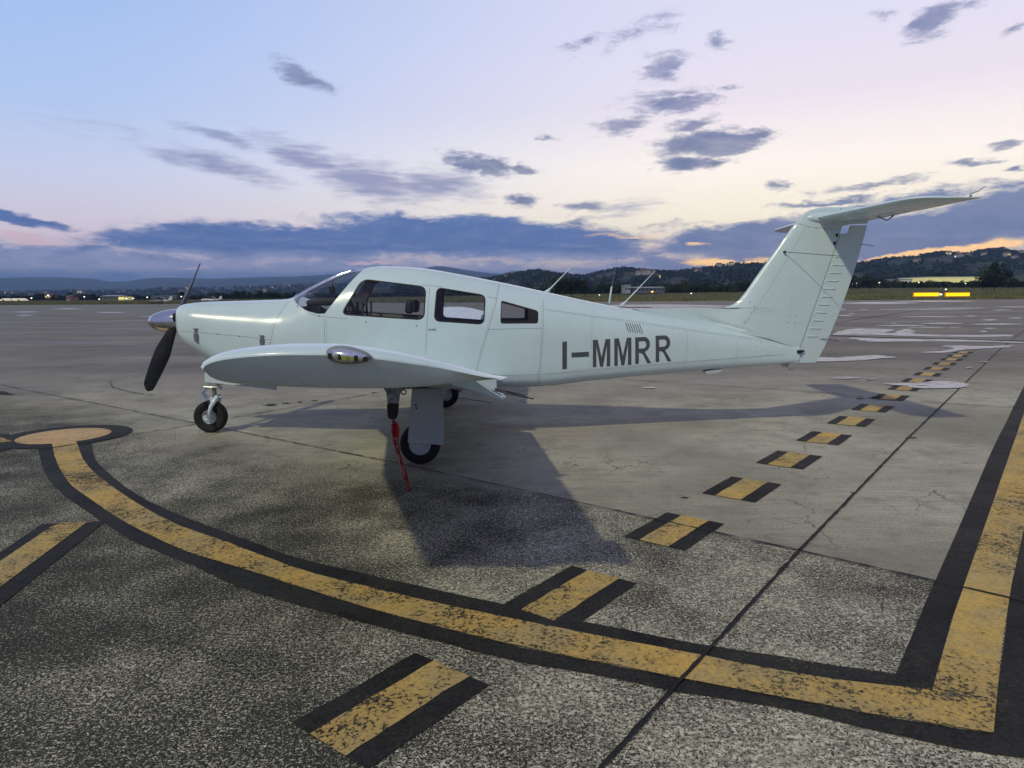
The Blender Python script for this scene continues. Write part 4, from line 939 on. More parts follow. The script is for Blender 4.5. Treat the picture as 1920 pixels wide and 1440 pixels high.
# whisker antennas on the fin
p = L(1470.5, 472.5, -.04)
for sgn in (-1, 1):
    mb = MB(); q = L(1576, 480.5, -.55)
    mb.tube([(p[0], sgn*.03, p[1]), (p[0], sgn*.07, p[1])], .012, 10); mb.tube([(p[0], sgn*.06, p[1]), (q[0], sgn*.55, q[1])], .0032, 6); mb.build('whisker_antenna', black, tf, True)
# antennas on the back of the hull
def rod(name, a, b_, r0, r1, mt, foot=.03, y=0):
    A_ = L(*a, y); B_ = L(*b_, y); mb = MB(); A3 = Vector((A_[0], y, A_[1]-.01)); B3 = Vector((B_[0], y, B_[1])); d = (B3-A3)
    mb.tube([A3-d*.03, A3+d*.05, A3+d*.12, A3+d*.5, B3], [foot, foot*.55, r0, (r0+r1)/2, r1], 10); mb.build(name, mt, plane, True)
rod('antenna_mast', (1026,545.5), (1091,480), .0075, .004, paint); rod('antenna_mast', (1167,570.5), (1228.5,508), .0085, .004, paint)
rod('antenna_mast', (1142.5,566), (1147,537), .012, .009, paint, .014); rod('whip_antenna', (1147,538), (1158,478), .003, .0018, steel, .003)
mb = MB(); x, z = L(1470, 684, -.08); mb.prism([(x-.04, z+.02), (x+.1, z+.03), (x+.08, z-.025), (x+.03, z-.03)], -.02, .02); mb.tube([(x+.06, 0, z-.02), (x+.10, 0, z-.05), (x+.115, 0, z-.065), (x+.14, 0, z-.06), (x+.142, 0, z-.04)], .006, 8); mb.build('tail_skid', steel, plane, True, 40)
mb = MB(); q = Ls([(1320,695.5),(1355,692),(1350,697),(1340,700),(1324,700.5)], -.12); mb.prism(q, -.14, .02); mb.build('belly_antenna', paintg, plane)
# ---- cabin interior
def soft(name, c, d, mt, parent, rx=0, bev=.04, rz=0):
    me = bpy.data.meshes.new(name); bm = bmesh.new(); bmesh.ops.create_cube(bm, size=1)
    for v in bm.verts: v.co = Vector((v.co.x*d[0], v.co.y*d[1], v.co.z*d[2]))
    bmesh.ops.bevel(bm, geom=bm.edges[:]+bm.verts[:], offset=min(bev, min(d)*.45), segments=4, profile=.6, affect='EDGES')
    bmesh.ops.transform(bm, matrix=Matrix.Rotation(rx, 4, 'Y'), verts=bm.verts)
    for f in bm.faces: f.smooth = True
    bm.to_mesh(me); bm.free(); o = bpy.data.objects.new(name, me); C.objects.link(o); o.location = c; me.materials.append(mt); o.parent = parent; return o
floorz = ZB(0)+.08
mb = MB(); mb.box(((XF+XR)/2, 0, floorz), (XR-XF-.1, .9, .03)); mb.build('cabin_floor', dark, plane)
hx, hz_ = L(769, 575, -.27)
for yy in (-.30, .30):
    s_ = soft('front_seat', (hx-.12, yy, floorz+.27), (.48, .44, .16), leather, plane)
    soft('seat_back', (hx+.07, yy, (floorz+.3+hz_-.13)/2), (.11, .42, hz_-.12-floorz-.28), leather, s_, R_(12)).location = (.19, 0, (floorz+.3+hz_-.13)/2-floorz-.27)
    h = soft('headrest', (hx-(hx-.12), 0, hz_-floorz-.27), (.085, .17, .15), leather, s_, R_(8), .042); h.location = (.12, 0, hz_-floorz-.27)
bx_ = L(900, 600, -.27)[0]
for yy in (-.25, .25):
    s_ = soft('rear_seat', (bx_-.05, yy, floorz+.25), (.45, .46, .15), leather, plane); h = soft('seat_back', (0, 0, 0), (.11, .44, .34), leather, s_, R_(14)); h.location = (.2, 0, .2)
# instrument panel, glareshield, compass, yoke
ix = L(612, 590, -.3)[0]; gz = L(600, 566, -.1)[1]
mb = MB(); mb.box((ix+.12, 0, gz-.17), (.05, .94, .30)); ip = mb.build('instrument_panel', dark, plane)
soft('glareshield', (ix-.02, 0, gz-.005), (.34, .84, .07), mat('glareshield_black', (.02,.021,.024), .6), plane, R_(-3), .03)
mb = MB()
for yy in (-.32, -.22, -.12, .1, .22, .32):
    for zz in (gz-.09, gz-.19): mb = MB(); mb.lathe([(0, .036), (.008, .036), (.008, 0)], (ix+.145, yy, zz), (1, 0, 0), 16); mb.build('gauge', steel, ip, True, 40)
cxx, czz = L(623, 543.5, 0); s_ = soft('compass', (cxx, 0, czz), (.07, .07, .10), black, plane, 0, .02)
mb = MB(); mb.tube([(cxx, 0, czz+.04), (cxx+.015, 0, czz+.12)], .006, 6); mb.build('bracket', black, s_, True).location = (-cxx, 0, -czz)
for yy in (-.27, .27):
    mb = MB(); yz = gz-.13; mb.tube([(ix+.14, yy, yz), (ix+.36, yy, yz)], .013, 8); mb.tube([(ix+.37, yy-.15, yz+.13), (ix+.37, yy-.15, yz-.0), (ix+.37, yy-.07, yz-.05), (ix+.37, yy+.07, yz-.05), (ix+.37, yy+.15, yz), (ix+.37, yy+.15, yz+.13)], .014, 8); mb.build('control_yoke', black, plane, True)
# ---- pitot cover and streamer: a thing of its own
pv = AR @ Vector((L(737, 758, PY)[0], PY, L(737, 758, PY)[1]))+AO
cov = empty('pitot_cover', pv, YAW); tag(cov, 'black pitot cover with long red warning streamer hanging under the left wing', 'pitot cover')
ox, oz = L(737.5, 758, PY)
def RL(px, py): x, z = L(px, py, PY); return x-ox, z-oz
q = [RL(*p) for p in [(726.5,756),(728,780),(730,784.5),(735,786),(742,785.5),(746,782),(748.5,756)]]
mb = MB(); mb.prism(q, -.024, .024); cb_o = mb.build('cover', black, cov)
bm = bmesh.new(); bm.from_mesh(cb_o.data); bmesh.ops.bevel(bm, geom=[e for e in bm.edges], offset=.006, segments=2, affect='EDGES'); bm.to_mesh(cb_o.data); bm.free()
mb = MB(); c = RL(738.5, 790); mb.tube([(c[0]+.011*math.cos(a), .0, c[1]+.014*math.sin(a)) for a in np.linspace(0, 2*math.pi, 13)], .004, 6, False); mb.build('ring', steel, cov, True)
# ribbon: crumpled strip
cl_ = [(739,788,3),(740.5,797,16),(741.5,808,17),(742.5,820,13.5),(745,835,10.5),(748,852,9),(753,870,8.5),(757,883,8),(760,895,6.5),(763,905,5.5),(765.5,915,5),(767,924,7)]
tt = list(range(len(cl_))); fx = pchip(tt, [a[0] for a in cl_]); fy = pchip(tt, [a[1] for a in cl_]); fw = pchip(tt, [a[2] for a in cl_])
def ribbon_part(name, t0, t1, mt, shift=0, ph=0, cut=1.0, yoff=0):
    V = []; Fc = []; N = 70; K = 8
    for i in range(N+1):
        t = t0+(t1-t0)*i/N; cx2, cy2, ww = fx(t), fy(t), fw(t)
        for k in range(K+1):
            s2 = (k/K-.5); x, z = RL(cx2+shift+s2*ww*cut*.85, cy2+1.2*math.sin(t*2+k)); V.append((x, yoff+.012*math.sin(k*1.5+t*1.3+ph)+.008*math.sin(t*5.1+k*.7)+.003*math.sin(t*17+k*2), z))
    for i in range(N):
        for k in range(K): Fc.append((i*(K+1)+k, i*(K+1)+k+1, (i+1)*(K+1)+k+1, (i+1)*(K+1)+k))
    return mesh_obj(name, V, Fc, mt, cov, True)
rb = ribbon_part('streamer', 0, 8.6, red); ribbon_part('streamer', 6.5, 11, red, 1.5, 2, 1.0, .015)
txt = 'REMOVE BEFORE FLIGHT'
cu = bpy.data.curves.new('t', 'FONT'); cu.body = txt; cu.size = 1; to = bpy.data.objects.new('t', cu); C.objects.link(to)
me = bpy.data.meshes.new_from_object(to.evaluated_get(bpy.context.evaluated_depsgraph_get())); bpy.data.objects.remove(to)
xs3 = [v.co.x for v in me.vertices]; wmax = max(xs3)
for v in me.vertices:
    s3 = v.co.x/wmax; t = 3.0+5.2*s3; cx2, cy2 = fx(t), fy(t); ww = fw(t); k_ = (v.co.y/.75-.5)*-1
    x, z = RL(cx2-k_*ww*.62+0, cy2); kk = (-k_*.62+.5)*8
    v.co = Vector((x, .012*math.sin(kk*1.5+t*1.3)+.008*math.sin(t*5.1+kk*.7)-.005, z))
lo = bpy.data.objects.new('lettering', me); C.objects.link(lo); me.materials.clear(); me.materials.append(redwhite); lo.parent = rb
# ------------------------------------------------------------------ hills and mountains
def hill_mat(name, a, b, c, sc):
    M = bpy.data.materials.new(name); M.use_nodes = True; t = NT(M.node_tree)
    P = t.n('ShaderNodeNewGeometry').outputs['Position']; x = t.noise(P, sc, 6, .65); y = t.noise(P, sc*7, 4, .7)
    v = t.n('ShaderNodeTexVoronoi', ins={'Vector': P, 'Scale': sc*2.2}).outputs['Color']; vs = t.n('ShaderNodeSeparateXYZ', ins={0: v}).outputs[0]
    col = t.mix(t.mapr(x, .4, .62), a, b); col = t.mix(t.mapr(vs, .72, .76, 0, .7), col, c); col = t.mix(t.mapr(y, .42, .6, 0, .55), col, tuple(q*.5 for q in a[:3])+(1,))
    s = t.n('ShaderNodeBsdfPrincipled', ins={'Base Color': col, 'Roughness': .95, 'Specular IOR Level': .1}); t.n('ShaderNodeOutputMaterial', ins={0: s.outputs[0]}); return M
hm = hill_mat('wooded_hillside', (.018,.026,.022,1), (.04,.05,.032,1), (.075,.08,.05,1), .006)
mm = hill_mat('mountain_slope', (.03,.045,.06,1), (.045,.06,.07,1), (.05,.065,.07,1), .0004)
def hillrange(name, prof, Df, Dr, Db, mt, rough=0., n=260, m_=18, pad=900, zf=0.):
    xs = [p[0] for p in prof]; pf = pchip(xs, [p[1] for p in prof]); x0, x1 = xs[0], xs[-1]; V = []; Fc = []
    def pt(px, t):
        kx = ray(px, hor(px)); kk = kx.x/kx.y
        zr = AT(px, pf(px), Dr).z
        if t <= 1: y = Df+(Dr-Df)*t; s = t*t*(3-2*t); s = .35*t+.65*s; z = zf+(zr-zf)*s
        else: y = Dr+(Db-Dr)*(t-1); z = zr*(1-(t-1))**1.2
        z += rough*(math.sin(px*.035+t*5)+.6*math.sin(px*.081+t*11)+.4*math.sin(px*.17-t*17))*min(1, t*1.5)*(1-t)*(2 if t < 1 else 0)
        return Vector((kk*y, y, z))
    ts = [i/m_ for i in range(m_+1)]+[1.25, 1.6, 2.0]
    for t in ts:
        for i in range(n+1): V.append(pt(x0+(x1-x0)*i/n, t))
    for r in range(len(ts)-1):
        for i in range(n): Fc.append((r*(n+1)+i, r*(n+1)+i+1, (r+1)*(n+1)+i+1, (r+1)*(n+1)+i))
    o = mesh_obj(name, V, Fc, mt, None, True)
    if o.data.polygons[5].normal.z < 0: o.data.flip_normals()
    o['kind'] = 'structure'; return pt
mt1 = [(-700,528),(-300,516),(0,521),(60,520),(120,520.5),(180,523),(210,528),(240,527.5),(270,523),(310,520.5),(400,522.5),(480,520),(560,518),(650,513),(740,509),(790,504),(825,499),(850,502),(880,507),(930,513),(1010,518),(1200,524),(1500,530)]
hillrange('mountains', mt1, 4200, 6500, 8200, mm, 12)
low = [(-700,553),(0,549.5),(90,548),(200,546.5),(290,545),(350,542),(430,541.5),(500,539),(560,536),(640,534),(720,532),(800,529),(905,527),(1000,530),(1200,535)]
P_low = hillrange('low_hills', low, 1500, 3200, 4200, hm, 3)
rt = [(700,540),(800,534),(880,530),(905,526.5),(940,520.5),(960,517),(985,513.5),(1010,513),(1030,514.5),(1055,516),(1080,519.5),(1095,519.5),(1120,514),(1145,510),(1165,507),(1180,507.5),(1210,510.5),(1245,512),(1290,509),(1325,505.5),(1350,501),(1385,498.5),(1430,498),(1480,499),(1540,499),(1600,498),(1625,493.5),(1650,489),(1680,487.5),(1700,487),(1725,483),(1745,479),(1765,477.5),(1800,479),(1830,475),(1850,471.5),(1875,472.5),(1900,476),(1930,478),(2000,476),(2200,484),(2800,500)]
P_hill = hillrange('wooded_hill', rt, 620, 1750, 2600, hm, 4, 420, 22)
# woodland covering the slopes: leafy clumps too many to count
def clumps(name, spots, mt, label):
    V = []; Fc = []
    for (p, s) in spots:
        for k in range(9):
            c = p+Vector((random.gauss(0, .38)*s, random.gauss(0, .38)*s, s*random.uniform(.15, .95))); a = Vector((random.gauss(0,1), random.gauss(0,1), random.gauss(0,1))).normalized(); q = a.orthogonal().normalized(); r_ = a.cross(q); d = s*random.uniform(.22, .42); b = len(V)
            V += [c+q*d, c+r_*d, c-q*d, c-r_*d]; Fc.append((b, b+1, b+2, b+3))
    return tag(mesh_obj(name, V, Fc, mt), label, 'wood', kind='stuff')
wood_m = mat('wood_foliage', (.020,.030,.021), .95, noise=(.006, .5), spec=.1)
sp_ = []
for i in range(7200):
    px = random.uniform(740, 2050); t = random.random()**.8
    if math.sin(px*.021+t*9)+.7*math.sin(px*.057-t*13) < -.55 and t < .93: continue
    p = P_hill(px, t); sp_.append((p-Vector((0,0,1)), random.uniform(4.5, 8.5)))
for i in range(520):
    px = random.uniform(760, 2050); sp_.append((P_hill(px, random.uniform(.95, 1.02))-Vector((0,0,1.5)), random.uniform(4, 9)*(1.2 if random.random() < .15 else .8)))
clumps('hillside_wood', sp_, wood_m, 'dark woodland covering the hillside beyond the airfield on the right')
sp_ = []
for i in range(1800):
    px = random.uniform(-60, 960); t = random.random()**1.3; sp_.append((P_low(px, t)-Vector((0,0,1)), random.uniform(7, 13)))
clumps('plain_wood', sp_, wood_m, 'dark strips of woodland over the plain on the left horizon')
# ------------------------------------------------------------------ trees
leafd = [mat('dark_leaves', (.022,.034,.017), .9, noise=(.5, .55), spec=.15), mat('grey_green_leaves', (.032,.046,.026), .9, noise=(.5, .55), spec=.15), mat('deep_green_leaves', (.014,.024,.015), .9, noise=(.5, .5), spec=.15)]
bark = mat('tree_bark', (.035,.03,.025), .95, noise=(2, .3))
def make_tree(wd, ht, k, nleaf=950):
    me = MB(); me.tube([(0,0,-.5),(0,0,ht*.2),(wd*.03,0,ht*.45),(0,wd*.03,ht*.8)], [ht*.035, ht*.028, ht*.018, ht*.006], 7)
    for j in range(6):
        a = random.uniform(0, 6.28); z = ht*random.uniform(.2, .5); me.tube([(0,0,z), (math.cos(a)*wd*.2, math.sin(a)*wd*.2, z+ht*.15), (math.cos(a)*wd*.36, math.sin(a)*wd*.36, z+ht*.3)], [ht*.014, ht*.009, ht*.003], 5)
    lobes = [(Vector((random.gauss(0,.2)*wd, random.gauss(0,.2)*wd, ht*random.uniform(.25,.85))), random.uniform(.16,.30)*wd) for _ in range(13)]
    lobes = [(Vector((c.x*(1.25-c.z/ht*.7), c.y*(1.25-c.z/ht*.7), c.z)), r) for c, r in lobes]; V = []; Fc = []
    for i in range(nleaf):
        c, r = random.choice(lobes); d = Vector((random.gauss(0,1), random.gauss(0,1), random.gauss(0,1))).normalized()*r*random.uniform(.55, 1.08); d.z *= .85; p = c+d
        if p.z < ht*.06: continue
        a = (d.normalized()+Vector((random.gauss(0,.7), random.gauss(0,.7), random.gauss(0,.7)))).normalized(); q = a.orthogonal().normalized(); r_ = a.cross(q); s = wd*random.uniform(.025, .055); b = len(V)
        V += [p+q*s, p+r_*s*.7, p-q*s, p-r_*s*.7]; Fc.append((b, b+1, b+2, b+3))
    root = empty('tree', (0, 0, -500)); me.build('trunk', bark, root, True); mesh_obj('crown', V, Fc, leafd[k], root); return root
protos = [make_tree(1.15, 1, 0), make_tree(1.5, 1, 1), make_tree(.85, 1, 2), make_tree(1.3, 1, 2), make_tree(1.0, 1, 1)]
used = [False]*5
def place_tree(px, ptop, D, k, label, group, pbase=None, wf=1.0):
    zb = AT(px, pbase if pbase else hor(px)-1, D).z; zt = AT(px, ptop, D).z; p = AT(px, hor(px), D); s = max(zt-zb, 1.5)
    src = protos[k]
    if used[k]:
        r = src.copy(); C.objects.link(r)
        for ch in src.children: c = ch.copy(); C.objects.link(c); c.parent = r
    else: r = src; used[k] = True
    r.location = (p.x, p.y, zb-.3); r.scale = (s*wf, s*wf, s*1.02); r.rotation_euler = (0, 0, random.uniform(0, 6.28))
    r['label'] = label; r['category'] = 'tree'
    if group: r['group'] = group
    return r
GL = 'trees along the left treeline'; GM = 'trees along the middle treeline'; GR = 'trees along the right treeline'
LL = 'dark round tree in the low treeline left of the propeller'; LM = 'dark leafy tree in the treeline behind the fuselage antennas'; LR = 'dark leafy tree in the treeline right of the tail'
for px, tp_ in [(-30,550),(8,553),(26,551),(52,553),(76,549),(100,553),(112,552),(148,551),(160,552),(173,549),(190,553),(205,552),(216,553),(247,552),(262,553),(300,553),(318,553),(364,552),(376,553),(395,551)]:
    place_tree(px+random.uniform(-2,2), tp_+random.uniform(-1,1.5), random.uniform(430, 560), random.randrange(5), LL, GL, 562.5, random.uniform(.9,1.4))
place_tree(132, 547.5, 420, 0, 'widest dark tree in the treeline at the left', None, 562.5, 1.1); place_tree(341, 543.5, 360, 2, 'tall dark tree just left of the propeller blade', None, 562, 1.0)
for px, tp_ in [(409,547),(421,548),(434,546.5),(446,543.5),(457,543),(468,546),(487,543.5),(499,545),(511,544),(523,547),(538,547),(551,546),(565,546)]:
    place_tree(px, tp_+random.uniform(-.5,1), random.uniform(340, 430), random.randrange(5), 'dark tree in the treeline above the engine cowling', 'trees above the engine cowling', 560, random.uniform(.9,1.3))
place_tree(1072, 518.5, 260, 3, 'large broad dark tree beside the front antenna behind the fuselage', None, 548.5, 1.05); place_tree(1045, 521, 265, 1, 'big dark tree partly behind the slanted front antenna', None, 549, 1.0); place_tree(1096, 524, 275, 0, 'round dark tree right of the largest tree behind the fuselage', None, 548, .8)
x = 925
while x < 1400:
    if not 1030 < x < 1105:
        tp_ = {0: 531, 1: 533, 2: 529, 3: 535}[random.randrange(4)]+(4 if 1180 < x < 1250 else 0)+(3 if x < 1020 else 0)+(-2 if 1290 < x < 1400 else 0)
        place_tree(x, tp_+random.uniform(-1.5,1.5), random.uniform(330, 400) if not 1180 < x < 1250 else 380, random.randrange(5), LM, GM, 548, random.uniform(.9,1.5))
    x += random.uniform(8, 15)
x = 1440
while x < 1960:
    if not 1838 < x < 1892:
        tp_ = random.choice((521, 524, 519, 526))+(6 if 1670 < x < 1840 else 0)+(-5 if 1590 < x < 1640 else 0)
        place_tree(x, tp_+random.uniform(-1.5,1.5), random.uniform(320, 400), random.randrange(5), LR, GR, 539, random.uniform(.9,1.4))
    x += random.uniform(9, 16)
place_tree(1864, 491, 290, 0, 'tallest dark tree at the right beside the long lit building', None, 541, .95); place_tree(1886, 503, 300, 2, 'dark tree leaning on the tallest tree at the right edge', None, 541, .9); place_tree(1842, 512, 295, 3, 'shorter dark tree at the right end of the long lit building', None, 541, .8)
for k in range(5):
    if not used[k]: place_tree(1910, 520, 350, k, LR, GR, 539)
# hedge and scrub at the foot of the treelines
sp_ = []
for i in range(1500):
    px = random.uniform(900, 2000); D = random.uniform(385, 420); base = gtop(px); p = AT(px, base+1, D); sp_.append((Vector((p.x, p.y, p.z-1.2)), random.uniform(2.2, 4.2)))
for i in range(900):
    px = random.uniform(-80, 900); D = random.uniform(520, 600); p = AT(px, gtop(px)+.3, D); sp_.append((Vector((p.x, p.y, p.z-1.2)), random.uniform(2.2, 4.2)))
clumps('hedge', sp_, mat('hedge_foliage', (.014,.022,.014), .95, noise=(.05, .4), spec=.1), 'dark hedge and scrub running along the foot of the treelines')
# ------------------------------------------------------------------ buildings
plaster = mat('pale_plaster', (.38,.34,.32), .85, noise=(.5, .12)); roofm = mat('tiled_roof', (.12,.075,.06), .9, noise=(2, .25)); greyw = mat('blue_grey_cladding', (.10,.12,.16), .6, noise=(.4, .1))
metalr = mat('metal_roof', (.30,.34,.40), .45, noise=(.3, .15)); dkwin = mat('dark_window', (.02,.025,.03), .15)
litw = mat('lit_window', (.6,.5,.2), .5, emit=(*lin(255,225,120)[:3], 1.3)); litwall = mat('glowing_floodlit_wall', (.62,.60,.36), .8, noise=(.1,.1), emit=(*lin(225,215,130)[:3], .33)); whitel = mat('white_lamp_glow', (.8,.8,.8), .5, emit=(*lin(255,250,235)[:3], 2.2)); orl = mat('orange_lamp_glow', (.8,.5,.2), .5, emit=(*lin(255,190,70)[:3], 1.6))  # wall emission stands in for floodlighting on the far buildings
whitep = mat('white_wall', (.55,.56,.58), .7, noise=(.3,.1))
def building(name, label, px0, px1, pyb, pyt, D, wm, rm, roof=0., dep=12, wins=0, winm=None, winrow=(.3,.62), group=None, cat='building'):
    a = AT(px0, pyb, D); b_ = AT(px1, pyb, D); zt = AT((px0+px1)/2, pyt, D).z; zb = a.z; wd = b_.x-a.x; c = ((a.x+b_.x)/2, D+dep/2, zb); h = zt-zb; hw_ = h*(1-roof)
    root = empty(name, c); tag(root, label, cat, group)
    m = MB(); m.box((0, 0, hw_/2-.4), (wd, dep, hw_+.8)); m.build('wall', wm, root)
    m = MB()
    if roof > 0:
        r = h*roof; V = [(-wd/2-.3,-dep/2-.3,hw_+.003),(wd/2+.3,-dep/2-.3,hw_+.003),(wd/2+.3,dep/2+.3,hw_+.003),(-wd/2-.3,dep/2+.3,hw_+.003),(-wd/2-.3,0,hw_+r),(wd/2+.3,0,hw_+r)]
        m.add(V, [(0,1,5,4),(2,3,4,5),(0,4,3),(1,2,5),(3,2,1,0)])
    else: m.box((0, 0, hw_+.2), (wd+.5, dep+.5, .4))
    m.build('roof', rm, root)
    for i in range(wins):
        m = MB(); ww = wd/wins*.55; x = -wd/2+wd/wins*(i+.5); m.box((x, -dep/2-.03, hw_*(winrow[0]+winrow[1])/2), (ww, .08, hw_*(winrow[1]-winrow[0]))); m.build('window', winm or dkwin, root)
    return root
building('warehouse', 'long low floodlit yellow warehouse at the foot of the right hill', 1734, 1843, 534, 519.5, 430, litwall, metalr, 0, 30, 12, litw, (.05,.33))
building('warehouse', 'small white warehouse left of the long floodlit one', 1681, 1710, 533, 524, 440, whitep, metalr, 0, 20, 4)
building('industrial_building', 'long blue-grey industrial building behind the rear antenna', 1180, 1246, 547, 537.5, 322, greyw, metalr, .18, 16, 9)
building('industrial_building', 'small taller grey block at the left end of the blue-grey building', 1171.5, 1182, 547, 535.5, 320, metalr, metalr, 0, 10, 2)
building('warehouse', 'long grey flat-roofed shed among the trees at the left', 188, 224, 562, 553.5, 410, mat('grey_shed_wall', (.13,.13,.14), .8), metalr, .2, 14, 6)
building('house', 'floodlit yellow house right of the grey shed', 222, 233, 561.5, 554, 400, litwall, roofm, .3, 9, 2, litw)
building('house', 'pinkish house with dark roof between the left trees', 124, 132, 562, 553, 405, mat('pink_plaster', (.36,.20,.18), .85), roofm, .4, 8, 2)
building('house', 'white house with bright gable at the far left behind the trees', 84, 95, 557, 551.5, 480, plaster, roofm, .45, 9, 2, litw)
building('shed', 'long grey shed just left of the propeller blade', 283, 330, 558, 554.5, 480, mat('grey_shed_wall', (.13,.13,.14), .8), metalr, .2, 12, 7)
for i, (px, w_, lb) in enumerate([(12,14,'leftmost of the three pale lit tents on the left grass'), (28,7,'smallest of the three pale lit tents on the left grass, with a peaked top'), (41,15,'widest of the three pale lit tents on the left grass')]):
    D = 330; a = AT(px-w_/2, 564, D); b_ = AT(px+w_/2, 564, D); zt = AT(px, 559.3, D).z; wd = b_.x-a.x; root = empty('tent', ((a.x+b_.x)/2, D, a.z)); tag(root, lb, 'tent')
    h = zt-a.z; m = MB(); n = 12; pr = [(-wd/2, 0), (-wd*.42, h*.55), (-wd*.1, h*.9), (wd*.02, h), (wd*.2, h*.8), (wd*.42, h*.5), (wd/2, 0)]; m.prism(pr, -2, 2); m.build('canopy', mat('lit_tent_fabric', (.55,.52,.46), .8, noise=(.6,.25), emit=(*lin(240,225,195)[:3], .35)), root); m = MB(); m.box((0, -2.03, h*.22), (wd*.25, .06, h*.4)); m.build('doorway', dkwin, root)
# small houses on the slopes
def house_proto(lit):
    root = empty('hillside_house', (0,0,-400)); m = MB(); m.box((0,0,2.2), (9,8,5.6)); m.build('wall', plaster, root)
    m = MB(); m.add([(-4.9,-4.4,5.003),(4.9,-4.4,5.003),(4.9,4.4,5.003),(-4.9,4.4,5.003),(-4.9,0,7.2),(4.9,0,7.2)], [(0,1,5,4),(2,3,4,5),(0,4,3),(1,2,5),(3,2,1,0)]); m.build('roof', roofm, root)
    for x in (-2.5, 2.5): m = MB(); m.box((x,-4.03,2.6), (1.5,.1,1.6)); m.build('window', litw if lit else dkwin, root)
    return root
hp = [house_proto(False), house_proto(True)]; hu = [False, False]
def place_house(p, s, lit, label, group):
    src = hp[lit]
    if hu[lit]:
        r = src.copy(); C.objects.link(r)
        for ch in src.children: c = ch.copy(); C.objects.link(c); c.parent = r
    else: r = src; hu[lit] = True
    r.location = p; r.scale = (s, s, s); r.rotation_euler = (0, 0, random.uniform(-.6, .6)); r['label'] = label; r['category'] = 'house'; r['group'] = group
HR = [(930,.6),(948,.75),(962,.93),(1002,.97),(1018,.96),(1205,.6),(1218,.62),(1196,.55),(1232,.5),(1262,.8),(1306,.7),(1345,.85),(1368,.9),(1620,.95),(1632,.97),(1655,.98),(1668,.97),(1695,.99),(1721,.97),(1712,.6),(1786,.86),(1790,.66),(1808,.80),(1838,.7),(1878,.62),(1893,.6),(1905,.83),(1912,.85),(1870,.93),(1846,.98),(1828,.95),(1755,.9),(1770,.75)]
for i, (px, t) in enumerate(HR):
    p = P_hill(px, t); place_house(p-Vector((0, 6, -1.0)), random.uniform(.8, 1.35), 1 if i % 4 == 0 else 0, 'small pale house among the trees on the hillside at the right' if px > 1500 else 'small pale house among the trees on the hillside behind the antennas', 'houses scattered on the hillside')
for i in range(26):
    px = random.choice((random.uniform(0, 330), random.uniform(330, 580))); p = P_low(px, random.uniform(.15, .95)); place_house(p-Vector((0, 10, -2)), random.uniform(1.0, 1.9), 1 if i % 3 == 0 else 0, 'tiny pale house on the distant plain at the left', 'houses on the left plain')
# yard and street lamps that are lit
def lamp(px, py, D, r, mt, label, group, zb=None):
    p = AT(px, py, D); root = empty('lamp_post', (p.x, p.y, 0)); g0 = zb if zb is not None else min(p.z-2, p.z-1.5); root.location.z = g0; h = p.z-g0
    m = MB(); m.tube([(0,0,0),(0,0,h)], .07, 6); m.build('post', steel, root); m = MB(); m.lathe([(-r*.5,.02),(-r*.45,r*.7),(0,r),(r*.45,r*.7),(r*.5,.02)], (0,0,h), (0,0,1), 10); m.build('lamp_head', mt, root, True); tag(root, label, 'lamp', group)
for px, py in [(1598,532),(1606,530.5),(1632,530),(1649,530),(1661,529.5),(1723,530),(1811,531.5)]: lamp(px, py, 380, .42, whitel, 'lit white lamp among the trees right of the tail', 'lamps right of the tail')
for px, py in [(1790,498),(1791,480.5),(1825,504.5),(1711,510),(1880,506)]: lamp(px, py, 1150, 1.0, whitel, 'tiny bright lamp high on the dark hillside at the right', 'lamps on the right hillside')
lamp(1223, 547, 215, .42, orl, 'bright orange lamp on the grass behind the fuselage', None, .6); lamp(1296, 550, 215, .22, whitel, 'small white lamp on the grass right of the orange lamp', None, .6); lamp(1124, 553, 215, .2, whitel, 'small white lamp on the grass beside the upright whip antenna', None, .5)
for px, py in [(59,559),(158,556.5),(237,560),(276,557.5),(250,559.5),(90,553.5),(186,561),(340,556)]: lamp(px, py, 330, .36, whitel, 'small bright lamp along the left treeline', 'lamps along the left treeline')
# ------------------------------------------------------------------ runway signs (lit yellow boards)
def sign(px0, px1, label):
    D = 150; a = AT(px0, 557.3, D); b_ = AT(px1, 557.3, D); zt = AT((px0+px1)/2, 548.2, D).z; zb = a.z; wd = b_.x-a.x; h = zt-zb
    root = empty('guidance_sign', ((a.x+b_.x)/2, D, zb)); tag(root, label, 'sign', None)
    em = mat('lit_yellow_panel', (.8,.55,.02), .4, emit=(*lin(255,205,10)[:3], 1.05)); fm_ = mat('sign_orange_frame', (.30,.12,.01), .6, emit=(*lin(230,120,0)[:3], .35))
    m = MB(); m.box((0, 0, h*.55), (wd, .35, h*.9)); m.build('housing', fm_, root)
    m = MB(); m.box((0, -.19, h*.56), (wd-.25, .03, h*.68)); m.build('panel', em, root)
    for i in range(int(wd/.6)):
        x = -wd/2+.4+i*.6; m = MB(); m.box((x, -.22, h*(.40+.18*((i*7) % 3)/2)), (.07, .03, h*random.uniform(.10, .22))); m.build('marking', fm_, root)
    for x in (-wd*.4, 0, wd*.4): m = MB(); m.tube([(x, 0, -.6), (x, 0, h*.12)], .05, 8); m.build('leg', steel, root)
sign(1711.5, 1760, 'lit yellow guidance sign on the grass, the left one of the pair'); sign(1771, 1817.5, 'lit yellow guidance sign on the grass, the right one of the pair')
lamp(1764, 552, 148, .28, whitel, 'white lamp standing between the two lit yellow signs', None, .2); lamp(1773.5, 542.5, 250, .3, whitel, 'small white lamp above the grass behind the yellow signs', None, .5)
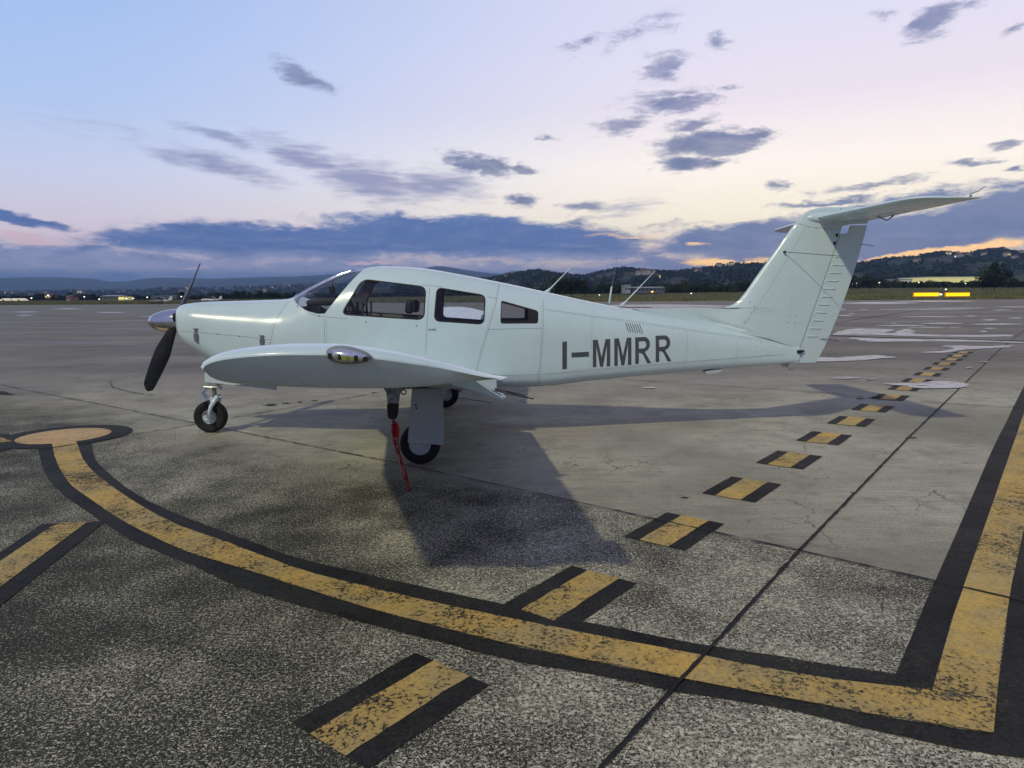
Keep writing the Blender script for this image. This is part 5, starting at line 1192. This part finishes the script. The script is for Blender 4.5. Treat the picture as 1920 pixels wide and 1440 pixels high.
# ------------------------------------------------------------------ parked light aircraft far away at the left
def small_plane(px0, px1, pyb, D, label, bodym, nosem):
    a = AT(px0, pyb, D); b_ = AT(px1, pyb, D); Ln = b_.x-a.x; s = Ln/7.0; zg = a.z
    root = empty('parked_aircraft', ((a.x+b_.x)/2, D, zg)); root.scale = (s, s, s); tag(root, label, 'airplane')
    st_ = [(-3.2,.30,1.15,.75),(-3.0,.42,1.35,.62),(-2.2,.50,1.45,.55),(-1.2,.55,1.5,.5),(0,.55,1.55,.5),(1.0,.45,1.45,.6),(2.2,.25,1.3,.8),(3.3,.08,1.2,1.0)]
    for nm, rng_, mt in (('nose', st_[:6], nosem), ('fuselage', st_[5:], bodym)):
        V = []; Fc = []; n = 14
        for x, w_, t, b__ in rng_:
            for k in range(n): q = 2*math.pi*k/n; V.append((x, w_*math.cos(q), (t+b__)/2+(t-b__)/2*math.sin(q)))
        for i in range(len(rng_)-1):
            for k in range(n): Fc.append((i*n+k, i*n+(k+1) % n, (i+1)*n+(k+1) % n, (i+1)*n+k))
        Fc += [tuple(range(n)), tuple(range((len(rng_)-1)*n, len(rng_)*n))]; mesh_obj(nm, V, Fc, mt, root, True, 50)
    m = MB(); V = []; 
    prc = [(-1.3,1.46),(-.5,1.95),(.1,2.05),(.8,1.9),(1.5,1.42)]; m.prism(prc, -.42, .42); m.build('canopy', mat('dark_canopy', (.03,.035,.045), .12), root)
    m = MB(); m.add([(-.8,-4.6,.95),(.5,-4.6,.95),(.5,-4.6,1.03),(-.8,-4.6,1.05),(-1.2,0,.62),(.7,0,.62),(.7,0,.74),(-1.2,0,.80),(-.8,4.6,.95),(.5,4.6,.95),(.5,4.6,1.03),(-.8,4.6,1.05)], [(0,1,2,3),(0,4,5,1),(1,5,6,2),(2,6,7,3),(3,7,4,0),(4,8,9,5),(5,9,10,6),(6,10,11,7),(7,11,8,4),(8,11,10,9)]); m.build('wing', bodym, root)
    m = MB(); m.prism([(2.3,1.25),(2.9,2.25),(3.45,2.3),(3.4,1.15)], -.05, .05); m.build('tail_fin', bodym, root)
    m = MB(); m.box((3.0, 0, 1.25), (.75, 2.8, .07)); m.build('tailplane', bodym, root)
    m = MB(); m.box((-3.3, 0, .95), (.05, .14, 1.75)); m.build('propeller', black, root)
    for (x, y) in ((-2.3, 0), (0, -1.1), (0, 1.1)):
        m = MB(); m.tube([(x, y, .75), (x, y, .2)], .05, 6); lg = m.build('landing_gear', steel, root); m = MB(); m.lathe([(-.08,.0),(-.08,.18),(0,.21),(.08,.18),(.08,0)], (x, y, .2), (0,1,0), 14); m.build('tyre', rubber, lg, True, 40)
small_plane(277, 324, 571.2, 150, 'far parked light aircraft with dark nose and white tail beyond the propeller', whitep, mat('dark_blue_paint', (.03,.035,.06), .3))
small_plane(376, 417, 568.5, 190, 'far white parked aircraft half hidden behind the engine cowling', whitep, whitep)
hz_m = bpy.data.materials.new('evening_haze'); hz_m.use_nodes = True; t = NT(hz_m.node_tree)
vo = t.n('ShaderNodeVolumePrincipled', ins={'Color': (.34,.55,1.0,1), 'Density': 1.25e-4, 'Anisotropy': 0.0}); om = t.n('ShaderNodeOutputMaterial'); t.nt.links.new(vo.outputs[0], om.inputs['Volume'])
m = MB(); m.box((0, 0, 169), (21000, 21000, 342)); hz_o = m.build('haze', hz_m); tag(hz_o, 'thin blue evening haze over the plain', 'haze', kind='stuff')
hz_o.display_type = 'WIRE'
